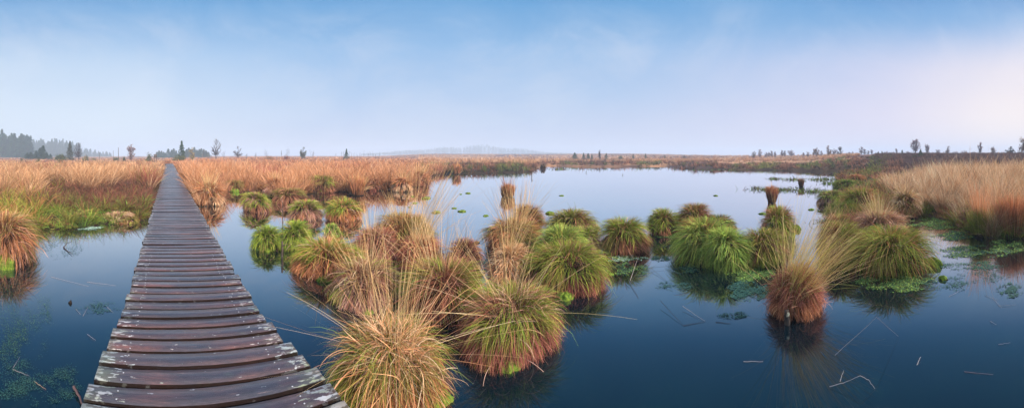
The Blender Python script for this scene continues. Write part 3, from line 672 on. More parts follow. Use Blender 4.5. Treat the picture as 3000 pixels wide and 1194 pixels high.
mats = [(60, 930, 190, 300, 5200, ALGD + ALGD + [(.07, .14, .05), (.14, .22, .05)], .0045, 'sparse green weed drifting in the water at the lower left', .1), (110, 1120, 260, 140, 3600, ALGD, .0045, 'dark floating crumbs of weed at the lower left corner', .3),
        (180, 720, 140, 90, 700, ALGD, .012, 'thin dark weed flecks on the left pond', .3), (250, 668, 110, 14, 500, ALGP, .025, 'pale scum patches along the left shore', 0), (290, 652, 60, 16, 240, ALGP, .025, 'pale scum near the flattened hummock', 0),
        (290, 900, 150, 40, 420, ALGD, .008, 'weed flecks left of the boardwalk', .3),
        (1832, 757, 136, 20, 900, ALG + ALGP, .013, 'bright weed strip at the foot of the solitary tussock', -.4), (1848, 790, 112, 44, 900, ALG + ALGD, .012, 'weed patch below the bright strip', 0),
        (1935, 757, 60, 18, 350, ALGD + ALG[:1], .013, 'small weed patch right of the solitary tussock', 0), (1950, 692, 64, 12, 260, ALG, .018, 'weed at the foot of the left tussock of the right cluster', -.4),
        (1968, 725, 46, 14, 120, ALGD, .014, 'thin weed patch between the clusters', 0), (2020, 785, 110, 30, 700, ALGD + ALG[:1], .011, 'greyish weed band left of the bright green tussocks', .1),
        (2200, 800, 140, 56, 2600, ALG, .012, 'dense bright weed mat before the yellow-green capped tussock', -.5), (2190, 852, 130, 60, 1700, ALGD, .012, 'submerged dark weed below the dense mat', -.2),
        (1975, 838, 116, 28, 500, ALGD, .009, 'blue-green weed flecks in open water', .2), (2150, 925, 92, 24, 350, ALGD, .009, 'slanting streak of weed flecks', .2),
        (2625, 828, 230, 56, 3200, ALG, .012, 'dense bright weed mat before the largest green tussock', -.4), (2740, 655, 170, 34, 1700, ALG, .022, 'bright green weed carpet at the rear of the right pond', -.6),
        (2800, 690, 150, 30, 1100, ALG + ALGD, .02, 'green weed carpet before the upright straw sheaf', -.2), (2850, 738, 230, 40, 2300, ALG + ALGD, .016, 'long weed mat across the right pond', 0),
        (2950, 722, 110, 44, 1200, ALG, .016, 'weed mat at the right picture edge', 0), (2830, 778, 220, 30, 1100, ALGD + ALG[:1], .013, 'dark weed mat below the long one', .1),
        (2780, 832, 160, 44, 600, ALGD, .012, 'loose weed flecks right of the largest green tussock', .3), (2960, 850, 80, 44, 700, ALGD, .012, 'small round weed patch at the right', .1),
        (2900, 800, 200, 60, 600, ALGD, .012, 'scattered weed at the right picture edge', .3), (1115, 880, 60, 60, 500, ALGD, .009, 'dark weed beside the pinkish tussock', 0), (1400, 780, 60, 60, 400, ALGD, .012, 'dark weed behind the small dark tussock', 0)]
for i, (cx, cy, w, h, n, c, s, lab, hole) in enumerate(mats):
    V, Fq, C = flecks(cx, cy, w, h, int(n * 1.15), c, s * .82, hole=hole + .15, seed=i + 3)
    tag(mesh_np('water_weed', V, Fq, M_BLADE, C), lab, 'water weed', None, 'stuff')
# dark bog weeds on the far right of the pond
a = Acc()
for cx, cy, w, h, n in ((2275, 556, 140, 12, 420), (2385, 562, 90, 14, 240), (2330, 526, 60, 8, 150), (2268, 524, 46, 5, 110), (2410, 526, 90, 8, 200), (2430, 538, 60, 6, 120), (2215, 552, 30, 8, 60), (2390, 555, 16, 4, 20), (2130, 497, 240, 3, 160), (2420, 650, 70, 14, 120), (1640, 496, 44, 2.4, 120)):
    X = cx + R_.normal(0, .27, n) * w; Y = cy + R_.normal(0, .25, n) * h
    az = (X - CX) / F; r = EYE * F / (np.maximum(Y, 490) - HY)
    P = np.stack([r * np.sin(az), r * np.cos(az), np.full(n, -.01)], 1)
    c = pal(DARK + DGREEN, n)
    a.add(*blades(P, R_.uniform(0, 6.3, n), R_.uniform(.2, 1.4, n), R_.uniform(.2, 1.8, n), R_.uniform(.1, .32, n), r * .0018, c, c, 3, R_.normal(0, 1, n)))
tag(a.build('bog_weed', M_BLADE), 'dark bog weeds poking out of the far right part of the pond', 'bog weed', None, 'stuff')

# ------------------------------------------------------------------ fallen straws and twigs on the water
def stem(name, pts, rad, label, cols, cat):
    """pts: pixel points with heights"""
    P = [wp(x, y, z) for x, y, z in pts]; o0 = P[0].copy(); o0[2] = 0
    V = []; F = []; n = 5
    Q = []
    for k in range(len(P) - 1):
        for t in np.linspace(0, 1, 5, endpoint=False): Q.append(P[k] * (1 - t) + P[k + 1] * t)
    Q.append(P[-1]); Q = np.array(Q) - o0
    Q[1:-1] += R_.normal(0, min(rad * .7, .0035), Q[1:-1].shape)
    for k, q in enumerate(Q):
        dirv = Q[min(k + 1, len(Q) - 1)] - Q[max(k - 1, 0)]; dirv /= np.linalg.norm(dirv) + 1e-9
        u = np.cross(dirv, (0, 0, 1)); u /= np.linalg.norm(u) + 1e-9; v = np.cross(dirv, u)
        rr = rad * (1 - .6 * k / len(Q))
        for j in range(n): V.append(q + rr * (math.cos(2 * PI * j / n) * u + math.sin(2 * PI * j / n) * v))
        if k: F += [((k - 1) * n + j, (k - 1) * n + (j + 1) % n, k * n + (j + 1) % n, k * n + j) for j in range(n)]
    C = np.repeat(np.array([cols]), len(V), 0)
    o = mesh_np(name, np.array(V), np.array(F), M_STRAW, C, smooth=True, loc=o0)
    tag(o, label, cat, 'straws and twigs lying on the water' if cat == 'straw' else None)
LT, DKC = (.62, .52, .48), (.07, .045, .04)
stem('fallen_straw', [(2446, 1040, .004), (2568, 928, .30)], .0022, 'long pale straw rising from the water into a sharp bend', LT, 'straw')
stem('fallen_straw', [(2568, 928, .30), (2632, 985, .005)], .0014, 'thin straw falling from the sharp bend back to the water', (.3, .24, .22), 'straw')
stem('fallen_straw', [(2430, 1132, .004), (2480, 1118, .05), (2520, 1100, .10), (2545, 1112, .06), (2563, 1138, .004)], .0022, 'arched pale straw low in the right foreground', LT, 'straw')
stem('fallen_straw', [(2461, 1117, .003), (2471, 1084, .05)], .0022, 'short upright straw left of the low arched one', LT, 'straw')
stem('fallen_straw', [(2178, 1058, .003), (2236, 1058, .003)], .0020, 'short level straw lying left of the stump reflection', LT, 'straw')
stem('fallen_straw', [(2686, 1068, .003), (2698, 1045, .02)], .0022, 'tiny tilted straw in the deep blue water', LT, 'straw')
stem('fallen_straw', [(2825, 1088, .003), (2910, 1096, .003)], .0016, 'faint level straw at the far lower right', (.35, .25, .25), 'straw')
stem('fallen_straw', [(1935, 880, .05), (2002, 953, .004)], .0022, 'dark bent stalk standing in the open water, its long slanting half', DKC, 'straw')
stem('fallen_straw', [(2002, 953, .004), (2066, 941, .004)], .0022, 'dark stalk lying level from the foot of the slanting one', DKC, 'straw')
stem('fallen_straw', [(2000, 896, .03), (2066, 940, .004)], .0020, 'pale stalk slanting down to the end of the dark level one', LT, 'straw')
stem('fallen_straw', [(1843, 822, .02), (1870, 873, .003)], .0028, 'thick dark straw before the solitary tussock', DKC, 'straw')
stem('fallen_straw', [(1846, 822, .02), (1870, 752, .10)], .0022, 'pale straw standing before the solitary tussock', LT, 'straw')
stem('fallen_straw', [(1770, 808, .003), (1845, 841, .003)], .0018, 'thin dark straw lying below the solitary tussock', DKC, 'straw')
stem('fallen_straw', [(1908, 785, .03), (1957, 827, .003)], .0022, 'dark straw in the gap between the clusters', DKC, 'straw')
stem('fallen_straw', [(2097, 943, .003), (2140, 947, .003)], .0026, 'short dark straw right of the slanting dark stalk', DKC, 'straw')
stem('fallen_straw', [(1908, 784, .03), (1985, 776, .03)], .0016, 'thin straw above the gap between the clusters', DKC, 'straw')
stem('floating_branch', [(186, 725, .01), (196, 712, .07), (210, 707, .10)], .008, 'dark curved twig tip rising from the left pond', DKC, 'twig')
stem('floating_branch', [(186, 722, .01), (198, 735, .01), (211, 744, .02)], .008, 'dark twig lying down from the curved twig tip', DKC, 'twig')
stem('sunken_branch', [(216, 1132, .02), (232, 1160, .02), (246, 1194, .02)], .011, 'thick brown branch by the boardwalk at the lower left corner', (.13, .08, .08), 'branch')
for k, (x0, y0, x1, y1, lb) in enumerate([(37, 1080, 58, 1045, 'pale straw rising at the lower left'), (37, 1082, 85, 1100, 'pale straw lying right at the lower left'), (100, 1116, 135, 1140, 'short orange straw before the sunken branch'),
        (222, 905, 236, 920, 'tiny pale straw left of the boardwalk, lower'), (243, 925, 258, 898, 'tiny pale straw left of the boardwalk, upper'), (313, 898, 332, 915, 'pale crossed straw near the boardwalk'),
        (150, 810, 260, 838, 'long faint straw on the left pond'), (256, 978, 280, 996, 'tiny bluish straw beside the boardwalk'), (255, 825, 340, 836, 'pale straw at the left of the boardwalk'),
        (2780, 868, 2815, 850, 'white straw at the right, upright'), (2885, 865, 2925, 878, 'white straw twig at the far right'), (2908, 872, 2935, 902, 'white straw twig bending down at the far right'), (2925, 895, 2975, 892, 'thin white straw lying level at the far right'),
        (2900, 940, 2920, 950, 'short mauve straw at the far right'), (2925, 1008, 2960, 1003, 'short level straw at the far right')]):
    stem('fallen_straw', [(x0, y0, .003), ((x0 + x1) / 2, (y0 + y1) / 2, .012), (x1, y1, .003)], .0015, lb, (.42, .36, .36) if 'orange' not in lb else (.6, .35, .2), 'straw')
e = tag(empty('floating_leaf', wp(206, 888)), 'dark brown curled leaf with a stem floating alone in the left pond', 'leaf')
V, F_, E_ = cyl_geo((0, 0, 0), (.0, .01, .035), .024, .004, 7, .3, 4, 4); mesh_np('leaf_blade', V, [F_, E_], M_ROOT, parent=e)
V, F_, E_ = cyl_geo((.01, 0, .004), (.055, -.01, .003), .003, .002, 5); mesh_np('leaf_stem', V, [F_, E_], M_ROOT, parent=e)

#@@FIELD
# ------------------------------------------------------------------ vegetation covering the land
def scatter(n, x0, x1, y0, y1, keep=None, ypow=1.0):
    X = R_.uniform(x0, x1, n); u = R_.uniform(0, 1, n) ** ypow; Y = y0 + (y1 - y0) * u
    a = (X - CX) / F; r = (EYE - .15) * F / (Y - HY)
    wx, wy = r * np.sin(a), r * np.cos(a)
    sd = shore_sd(wx, wy)
    lat = wx * W_PERP[0] + wy * W_PERP[1] - OFFC; alo = wx * W_DIR[0] + wy * W_DIR[1]
    off = (np.abs(lat - (-.015 + .0045 * np.maximum(0, alo - 5))) > .84) | (alo < 0) | (alo > 57)
    ok = (sd > .02) & off
    if keep is not None: ok &= keep(X, Y, r, wx, wy)
    X, Y, r, wx, wy, sd = (q[ok] for q in (X, Y, r, wx, wy, sd))
    # gather into hummocks on a jittered grid, leaving darker gaps between them
    g = .62; gx, gy = np.floor(wx / g), np.floor(wy / g); hsh = np.sin(gx * 127.1 + gy * 311.7) * 43758.5; hs2 = np.sin(gx * 269.5 + gy * 183.3) * 43758.5
    cx, cy = (gx + .25 + .5 * (hsh - np.floor(hsh))) * g, (gy + .25 + .5 * (hs2 - np.floor(hs2))) * g
    near = np.where(r < 35, .74, 0) * (R_.uniform(0, 1, len(wx)) < .85); nx, ny = wx + (cx - wx) * near, wy + (cy - wy) * near
    sd2 = shore_sd(nx, ny); lat2 = np.abs(nx * W_PERP[0] + ny * W_PERP[1] - OFFC); k2 = (sd2 > .02) & (lat2 > .8)
    wx, wy, sd = np.where(k2, nx, wx), np.where(k2, ny, wy), np.where(k2, sd2, sd)
    return X, r, np.stack([wx, wy, land_z(wx, wy, sd) - .02], 1)
def tufts(acc, X, r, P, per, h, palette, lean=.35, bend=.8, wmin=.0045, wk=.00115, spread=.09, dark=.36, tipc=None, hj=.25, wind=(0, 0), seg=3, patchp=None):
    m = len(P)
    if not m: return
    per = max(5, int(per * .95))
    idx = np.repeat(np.arange(m), per); k = len(idx)
    hh = (h if np.isscalar(h) else h[idx]) * (1 + R_.normal(0, hj, k)).clip(.35, 1.7) * (1 + R_.normal(0, .18, m))[idx].clip(.5, 1.5)
    az = R_.uniform(0, 2 * PI, k); rad = spread * np.sqrt(R_.uniform(0, 1, k))
    Q = P[idx] + np.stack([rad * np.cos(az), rad * np.sin(az), 0 * az], 1)
    th = np.abs(R_.normal(0, lean, k)) + rad / spread * .25
    dx = np.sin(th) * np.cos(az) + wind[0]; dy = np.sin(th) * np.sin(az) + wind[1]
    hd = np.arctan2(dy, dx); th = np.arctan2(np.hypot(dx, dy), np.cos(th).clip(.2))
    tc = pal(palette, m, .26)
    if patchp is not None:
        f, other = patchp; sel = f > 0; tc[sel] = pal(other, int(sel.sum()), .24)
    c1 = tc[idx] * (1 + R_.normal(0, .16, (k, 1))).clip(.5, 1.6)
    c0 = c1 * dark  # shade between the tufts put into the root colour
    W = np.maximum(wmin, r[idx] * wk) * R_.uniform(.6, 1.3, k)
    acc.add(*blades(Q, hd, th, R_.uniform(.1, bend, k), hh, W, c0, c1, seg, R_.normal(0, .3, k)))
L_ = np.where
TAN = [(.70, .40, .21), (.62, .33, .16), (.76, .48, .28), (.52, .26, .12)]
TANL = [(.60, .27, .12), (.68, .34, .17), (.50, .21, .09), (.74, .42, .24)]
# tall dry moor grass, left of and right of the walk
a = Acc()
kl = lambda X, Y, r, wx, wy: (X < 485) & ((Y < 552 + 10 * np.sin(X * .03)) | ((X < 110) & (Y < 600) & (np.sin(X * .09) > 0)))
X, r, P = scatter(11000, -150, 500, 459.5, 600, kl, 1.3)
f = wob(P[:, 0], P[:, 1], .8, 1) - .38 + .5 * sm(16, 9, r)
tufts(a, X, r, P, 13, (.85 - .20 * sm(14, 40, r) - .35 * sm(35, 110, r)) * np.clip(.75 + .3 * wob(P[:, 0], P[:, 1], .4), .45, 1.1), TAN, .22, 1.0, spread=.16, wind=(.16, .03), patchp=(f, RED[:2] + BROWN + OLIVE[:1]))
kr = lambda X, Y, r, wx, wy: (X > 485)
X, r, P = scatter(16000, 485, 1300, 459.5, 600, kr, 1.35)
f = wob(P[:, 0], P[:, 1], .7, 5) - .42
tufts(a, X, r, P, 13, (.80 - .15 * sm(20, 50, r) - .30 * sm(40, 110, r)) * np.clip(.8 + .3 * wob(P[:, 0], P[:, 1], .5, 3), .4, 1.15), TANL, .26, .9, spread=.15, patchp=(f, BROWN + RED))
tag(a.build('moor_grass', M_BLADE), 'tall orange dry moor grass on both sides of the boardwalk', 'moor grass', None, 'stuff')
# green sedge, red low grass and undergrowth on the left bank
a = Acc()
X, r, P = scatter(1500, -150, 450, 592, 675, lambda X, Y, r, wx, wy: (Y > 598 + 12 * np.sin(X * .021 + 1)) & (X > 90))
tufts(a, X, r, P, 18, .29, BGREEN[1:2] + GREEN + DGREEN + OLIVE + BROWN[:1], .5, 1.7, spread=.10, dark=.45)
X, r, P = scatter(900, -150, 130, 575, 690)
tufts(a, X, r, P, 16, .40, YGREEN + ORANGE + GREEN, .4, 1.2, spread=.10, dark=.45)
X, r, P = scatter(500, -100, 440, 500, 600, lambda X, Y, r, wx, wy: wob(X, Y, .04, 2) > .45)
tufts(a, X, r, P, 14, .38, OLIVE + GREEN, .4, 1.2, spread=.10)
tag(a.build('green_sedge', M_BLADE), 'fresh green sedge fringing the left bank above the water', 'sedge', None, 'stuff')
a = Acc()
X, r, P = scatter(3000, -150, 455, 528, 622, lambda X, Y, r, wx, wy: Y > 536 + 10 * np.sin(X * .03))
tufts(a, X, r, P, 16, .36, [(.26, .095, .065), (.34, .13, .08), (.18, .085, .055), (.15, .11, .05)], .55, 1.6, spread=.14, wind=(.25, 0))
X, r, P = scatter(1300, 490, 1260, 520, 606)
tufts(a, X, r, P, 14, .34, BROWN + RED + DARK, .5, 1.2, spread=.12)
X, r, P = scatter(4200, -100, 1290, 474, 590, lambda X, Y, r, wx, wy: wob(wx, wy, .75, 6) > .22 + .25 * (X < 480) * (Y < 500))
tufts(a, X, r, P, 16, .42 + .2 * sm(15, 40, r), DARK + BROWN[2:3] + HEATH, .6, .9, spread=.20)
tag(a.build('red_bog_grass', M_BLADE), 'low reddish brown bog grass on the left bank', 'bog grass', None, 'stuff')
# far shores
a = Acc(); b = Acc()
X, r, P = scatter(3600, 1235, 2100, 470, 512, lambda X, Y, r, wx, wy: Y > 476 - 6 * (X > 1600) + 2 * np.sin(X * .05))
f = wob(X, r, .05, 2) - .15
tufts(b, X, r, P, 9, .50, DARK + BROWN[:2], .5, .9, spread=.22, patchp=(f, DGREEN + OLIVE[:1] + DARK))
X, r, P = scatter(3600, 2080, 2640, 474, 512, lambda X, Y, r, wx, wy: Y > 480 + 3 * np.sin(X * .03))
f = wob(X, r, .06, 1)
tufts(b, X, r, P, 9, .36, OLIVE + DGREEN + DARK, .5, .9, spread=.22, patchp=(f, BROWN + DARK))
tag(b.build('shore_sedge', M_BLADE), 'dark sedge and rushes lining the far shore of the pond', 'sedge', None, 'stuff')
X, r, P = scatter(7500, 1230, 2520, 461, 492, lambda X, Y, r, wx, wy: (Y < 482 + 2 * np.sin(X * .05)) & ((X < 1580) | (Y < 476)) & (wob(wx, wy, .12, 7) > -.35))
tufts(a, X, r, P, 10, .65, L_(True, TAN, TAN), .3, .8, spread=.25)
tag(a.build('far_moor_grass', M_BLADE), 'pale moor grass band behind the far shore', 'moor grass', None, 'stuff')
# heather on the right rise and patches
a = Acc()
n = 9000
X = R_.uniform(2380, 3120, n); r = R_.uniform(22, 80, n) ; aa = (X - CX) / F
wx, wy = r * np.sin(aa), r * np.cos(aa); ok = (wob(wx, wy, .15, 3) > -.45 + .9 * (X < 2560)) & (r > 24 + (X < 2560) * 20)
X, r, wx, wy = X[ok], r[ok], wx[ok], wy[ok]; P = np.stack([wx, wy, land_z(wx, wy) - .02], 1)
tufts(a, X, r, P, 10, .34, HEATH, .7, .6, spread=.25, dark=.7, patchp=(wob(wx, wy, .4, 8) - .8, TAN))
X = R_.uniform(1640, 2400, 2600); r = R_.uniform(60, 170, 2600); aa = (X - CX) / F; wx, wy = r * np.sin(aa), r * np.cos(aa); ok = wob(wx, wy, .06, 5) > .2
X, r, wx, wy = X[ok], r[ok], wx[ok], wy[ok]; P = np.stack([wx, wy, land_z(wx, wy) - .02], 1)
tufts(a, X, r, P, 9, .5, HEATH, .7, .6, spread=.4, dark=.8)
tag(a.build('heather', M_BLADE), 'dark purple-brown heather on the rise at the right', 'heather', None, 'stuff')
# tall pale grass on the right bank
a = Acc()
n = 11000
X = R_.uniform(2560, 3250, n); r = 6.2 + 20 * R_.uniform(0, 1, n) ** 1.25; aa = (X - CX) / F
wx, wy = r * np.sin(aa), r * np.cos(aa); sd = shore_sd(wx, wy)
g = .8; gx, gy = np.floor(wx / g), np.floor(wy / g); h1 = np.sin(gx * 127.1 + gy * 311.7) * 43758.5; h2 = np.sin(gx * 269.5 + gy * 183.3) * 43758.5
wx += ((gx + .25 + .5 * (h1 - np.floor(h1))) * g - wx) * .72; wy += ((gy + .25 + .5 * (h2 - np.floor(h2))) * g - wy) * .72; sd = shore_sd(wx, wy)
ok = (sd > .15) & (r > 9.5 - 3.2 * sm(2620, 2760, X) + 6 * (1 - sm(2560, 2680, X))) & (r < 15 + 6 * sm(2600, 2750, X))
X, r, wx, wy, sd = (q[ok] for q in (X, r, wx, wy, sd)); P = np.stack([wx, wy, land_z(wx, wy, sd) - .02], 1)
tufts(a, X, r, P, 15, (.46 + .36 * sm(.1, 2.0, sd)) * (.7 + .3 * sm(2600, 2800, X)) * (1 + .16 * wob(wx, wy, .9, 3)), PALE + PALE + TAN, .24, .9, spread=.12, wind=(.20, -.05), dark=.48, seg=4, patchp=(wob(wx, wy, .6, 9) - .6, TAN + OLIVE[2:]))
tag(a.build('reed_grass', M_BLADE), 'tall pale waving grass covering the right bank', 'reed grass', None, 'stuff')
a = Acc()
X = R_.uniform(2425, 3150, 4200); Y = R_.uniform(503, 700, 4200); r = (EYE - .15) * F / (Y - HY); aa = (X - CX) / F; wx, wy = r * np.sin(aa), r * np.cos(aa); sd = shore_sd(wx, wy)
ok = (sd > .05) & ((X < 2760) | (sd < .8)); X, r, wx, wy, sd = (q[ok] for q in (X, r, wx, wy, sd)); P = np.stack([wx, wy, land_z(wx, wy, sd) - .02], 1)
f = wob(wx, wy, .8, 2) - .1
tufts(a, X, r, P, 13, .36, BROWN + ORANGE + OLIVE, .4, 1.3, spread=.13, patchp=(f, GREEN + OLIVE))
tag(a.build('bank_grass', M_BLADE), 'mixed brown and green grass at the foot of the right bank', 'bank grass', None, 'stuff')
#@@ENDFIELD

# ------------------------------------------------------------------ trees
def leaf_quads(P, s, cols, jit=.2, rg=R_):
    m = len(P); d1 = rg.normal(0, 1, (m, 3)); d1 /= np.linalg.norm(d1, axis=1)[:, None]
    d2 = rg.normal(0, 1, (m, 3)); d2 -= (d1 * d2).sum(1)[:, None] * d1; d2 /= np.linalg.norm(d2, axis=1)[:, None]
    s = (s * rg.uniform(.6, 1.4, m))[:, None]
    V = np.stack([P - d1 * s, P - d2 * s * .6, P + d1 * s, P + d2 * s * .6], 1).reshape(-1, 3)
    return V, np.arange(m * 4).reshape(m, 4), np.repeat(pal(cols, m, jit), 4, 0)
def tubes(segs, n=4):
    V = []; F = []
    for p0, p1, r0, r1 in segs:
        ax = p1 - p0; L = np.linalg.norm(ax)
        if L < 1e-6: continue
        ax /= L; u = np.cross(ax, (.3, .2, .93)); u /= np.linalg.norm(u) + 1e-9; v = np.cross(ax, u); b = len(V)
        for c, rr in ((p0, r0), (p1, r1)):
            for j in range(n): V.append(c + rr * (math.cos(2 * PI * j / n) * u + math.sin(2 * PI * j / n) * v))
        F += [(b + j, b + (j + 1) % n, b + n + (j + 1) % n, b + n + j) for j in range(n)]
    return np.array(V), np.array(F)
SPR = [(.035, .075, .04), (.05, .10, .05), (.03, .06, .035), (.065, .11, .05)]
def spruce(h, w, seed, cols=SPR, full=False, minr=.0, bot=.04):
    rg = np.random.default_rng(seed); root = empty('spruce_tree', (0, 0, 0))
    V, F_, E_ = cyl_geo((0, 0, -.3), (0, 0, h * .97), h * .016 + minr, .012 + minr * .3, 7, .04, seed, 5)
    mesh_np('trunk', V, [F_, E_], M_BARK, parent=root)
    P0 = []; P1 = []; nt = 24; z = h * bot
    for k in range(nt):
        t = k / nt; zz = h * (bot + (1 - bot) * t ** .95); L = w * .86 * (1 - t) ** 1.05 * rg.uniform(.75, 1.1) + h * .008
        for q in range(10):
            a = rg.uniform(0, 2 * PI); l = L * rg.uniform(.6, 1.12); dr = .30 + .1 * rg.normal()
            P0.append((0, 0, zz)); P1.append((l * math.cos(a), l * math.sin(a), zz - l * dr + .12 * l * rg.normal()))
    P0, P1 = np.array(P0), np.array(P1); pts = []
    for t in (.25, .45, .62, .78, .88, .95, 1.0):
        k = 2 if t < .6 else 2
        for _ in range(k): pts.append(P0 * (1 - t) + P1 * t + rg.normal(0, .012 * h, P0.shape) * np.array([1, 1, .6]))
    pts.append(np.stack([rg.normal(0, .006 * h, 40), rg.normal(0, .006 * h, 40), h * rg.uniform(.88, 1.0, 40)], 1))
    V, F_, C = leaf_quads(np.vstack(pts), h * .014 + w * .012, cols, .3, rg)
    mesh_np('crown', V, F_, M_LEAF, C, parent=root)
    return root
def grow(rg, h, w, seed, depth=5, lean=(0, 0), fork=.3, up=.55, minr=.02, multi=1):
    """limbs fan out from the stem(s), twigs leave the limbs and end in an egg-shaped crown"""
    segs = []; tips = []
    if depth <= 2:
        for q in range(max(2, multi * 2)):
            a = rg.uniform(0, 6.28); l = w * .5 * rg.uniform(.2, 1); p = np.zeros(3); e = np.array([l * math.cos(a) + lean[0] * h, l * math.sin(a) + lean[1] * h, h * rg.uniform(.6, 1)])
            m = e * .5 + rg.normal(0, .05 * w + .01, 3); segs += [(p, m, minr * 1.3, minr), (m, e, minr, minr * .7)]
            for k in range(4):
                b = m + (e - m) * rg.uniform(0, .8); t = b + np.array([rg.normal(0, w * .16), rg.normal(0, w * .16), h * rg.uniform(.06, .2)]); segs.append((b, t, minr * .7, minr * .5)); tips.append(t)
        return segs, np.array(tips)
    c = np.array([lean[0] * h * .55, lean[1] * h * .55, h * (.5 + .12 * fork)]); R3 = np.array([w * .5, w * .5, h * (1 - .5 - .12 * fork)])
    stems = []
    for q in range(multi):
        a = 2 * PI * q / multi + rg.uniform(0, 1); off = .22 * w * (multi > 1)
        top = np.array([c[0] * 1.3 + off * math.cos(a), c[1] * 1.3 + off * math.sin(a), h * rg.uniform(.82, .95)]); n = 6; prev = np.array([.02 * w * math.cos(a), .02 * w * math.sin(a), -.2]); r0 = h * .021 / math.sqrt(multi) + minr
        pts = [prev]
        for k in range(1, n + 1):
            t = k / n; p = top * np.array([t ** 1.2, t ** 1.2, t]) + rg.normal(0, .018 * w, 3) * (k < n); segs.append((prev, p, r0 * (1 - .75 * (t - 1 / n)), r0 * (1 - .75 * t))); prev = p; pts.append(p)
        stems.append(pts)
    nlimb = 7 + depth * 3; limbs = []
    for q in range(nlimb):
        d = rg.normal(0, 1, 3); d /= np.linalg.norm(d); e = c + d * R3 * rg.uniform(.55, .85)
        st = stems[rg.integers(0, multi)]; zz = max(.16 * h, e[2] - np.hypot(e[0] - c[0], e[1] - c[1]) * (.5 + .5 * up) - .08 * h); k = min(int(max(zz, 0) / h * 6.5) + 0, 5); b = st[k] + (st[k + 1] - st[k]) * .5
        m = b * .45 + e * .55 + np.array([0, 0, -.04 * h * up]) + rg.normal(0, .02 * w, 3)
        segs += [(b, m, h * .009 + minr * .6, h * .006 + minr * .6), (m, e, h * .006 + minr * .6, minr * .8)]; limbs.append((b, m, e))
    for q in range(40 * depth):
        b0, m, e = limbs[rg.integers(0, nlimb)]; t = rg.uniform(.15, 1); b = m * (1 - t) + e * t if rg.uniform() < .7 else b0 * (1 - t) + m * t
        d = rg.normal(0, 1, 3); d[2] += up * .9; d += .8 * (b - c) / R3; d /= np.linalg.norm(d); p = b + d * R3 * rg.uniform(.15, .42)
        rel = (p - c) / R3; k = np.linalg.norm(rel); p = c + (p - c) * min(1, rg.uniform(.86, 1.05) / k)
        p[2] = min(p[2], h); segs.append((b, p, minr * .75, minr * .5)); tips.append(p)
    return segs, np.array(tips)
def minr_of(kw): return kw.get('minr', .02)
def tree(h, w, seed, kind='bare_tree', leaf=None, nleaf=0, ls=.05, **kw):
    rg = np.random.default_rng(seed); root = empty(kind, (0, 0, 0))
    segs, tips = grow(rg, h, w, seed, **kw); tw = None
    cutr = minr_of(kw) * .9; big = [s for s in segs if s[2] > cutr]; small = [s for s in segs if s[2] <= cutr]
    V, F_ = tubes(big, 6); mesh_np('trunk', V, F_, M_BARK, parent=root)
    if small:
        V, F_ = tubes(small, 3)
        c = np.repeat(np.array([(.085, .065, .07) if leaf is None else (.16, .11, .12)]), len(V), 0)
        if leaf is None: mesh_np('crown', V, F_, M_LEAF, c, parent=root)
        else: tw = (V, F_, c)
    if leaf is not None:
        pts = tips[rg.integers(0, len(tips), nleaf)] + rg.normal(0, h * .022, (nleaf, 3))
        V, F_, C = leaf_quads(pts, ls, leaf, .25, rg)
        if tw: F_ = np.vstack([F_, tw[1] + len(V)]); V = np.vstack([V, tw[0]]); C = np.vstack([C, tw[2]])
        mesh_np('crown', V, F_, M_LEAF, C, parent=root)
    return root
def bush(h, w, seed, cols, n=900, name='bush'):
    rg = np.random.default_rng(seed); root = empty(name, (0, 0, 0))
    segs = []
    for q in range(12):
        a = rg.uniform(0, 6.28); l = rg.uniform(.3, .95)
        segs.append((np.zeros(3), np.array([w * .45 * l * math.cos(a), w * .45 * l * math.sin(a), h * rg.uniform(.6, .95) * (1 - .4 * l * l)]), .02, .01))
    V, F_ = tubes(segs, 4); mesh_np('stems', V, F_, M_BARK, parent=root)
    c = rg.normal(0, 1, (14, 3)); c /= np.linalg.norm(c, axis=1)[:, None]; c[:, 2] = np.abs(c[:, 2])
    cc = c * np.array([w * .32, w * .32, h * .55]) * rg.uniform(.5, 1.0, (14, 1)); cc[:, 2] += h * .12
    P = cc[rg.integers(0, 14, n)] + rg.normal(0, 1, (n, 3)) * np.array([w * .10, w * .10, h * .12]); P[:, 2] = np.abs(P[:, 2])
    P[:, 2] = np.minimum(P[:, 2], h)
    V, F_, C = leaf_quads(P, min(w, h) * .045, cols, .25, rg); mesh_np('foliage', V, F_, M_LEAF, C, parent=root)
    return root
def place(o, x, r, label=None, cat='tree', group=None, rz=None, sink=.1):
    p = pt(x, r); z = float(land_z(p[0], p[1])[0]) if math.hypot(p[0], p[1]) < 850 else 0
    o.location = (p[0], p[1], z - sink); o.rotation_euler = (0, 0, R_.uniform(0, 6.28) if rz is None else rz)
    if label: tag(o, label, cat, group)
    return z - sink
def hz(x, yt, r):
    """height of something at distance r whose top shows at picture row yt"""
    p = pt(x, r); z = float(land_z(p[0], p[1])[0]) - .1
    return EYE - (yt - HY) * r / F - z
MAUVE = [(.24, .14, .15), (.32, .19, .19), (.18, .10, .12)]
BRLEAF = [(.24, .13, .08), (.30, .17, .10), (.18, .10, .07)]
OLV = [(.10, .11, .04), (.15, .15, .05), (.08, .085, .035)]
YEL = [(.38, .29, .09), (.30, .25, .08), (.25, .19, .08)]
GRN = [(.05, .085, .035), (.08, .11, .04), (.04, .065, .03)]
LST = []
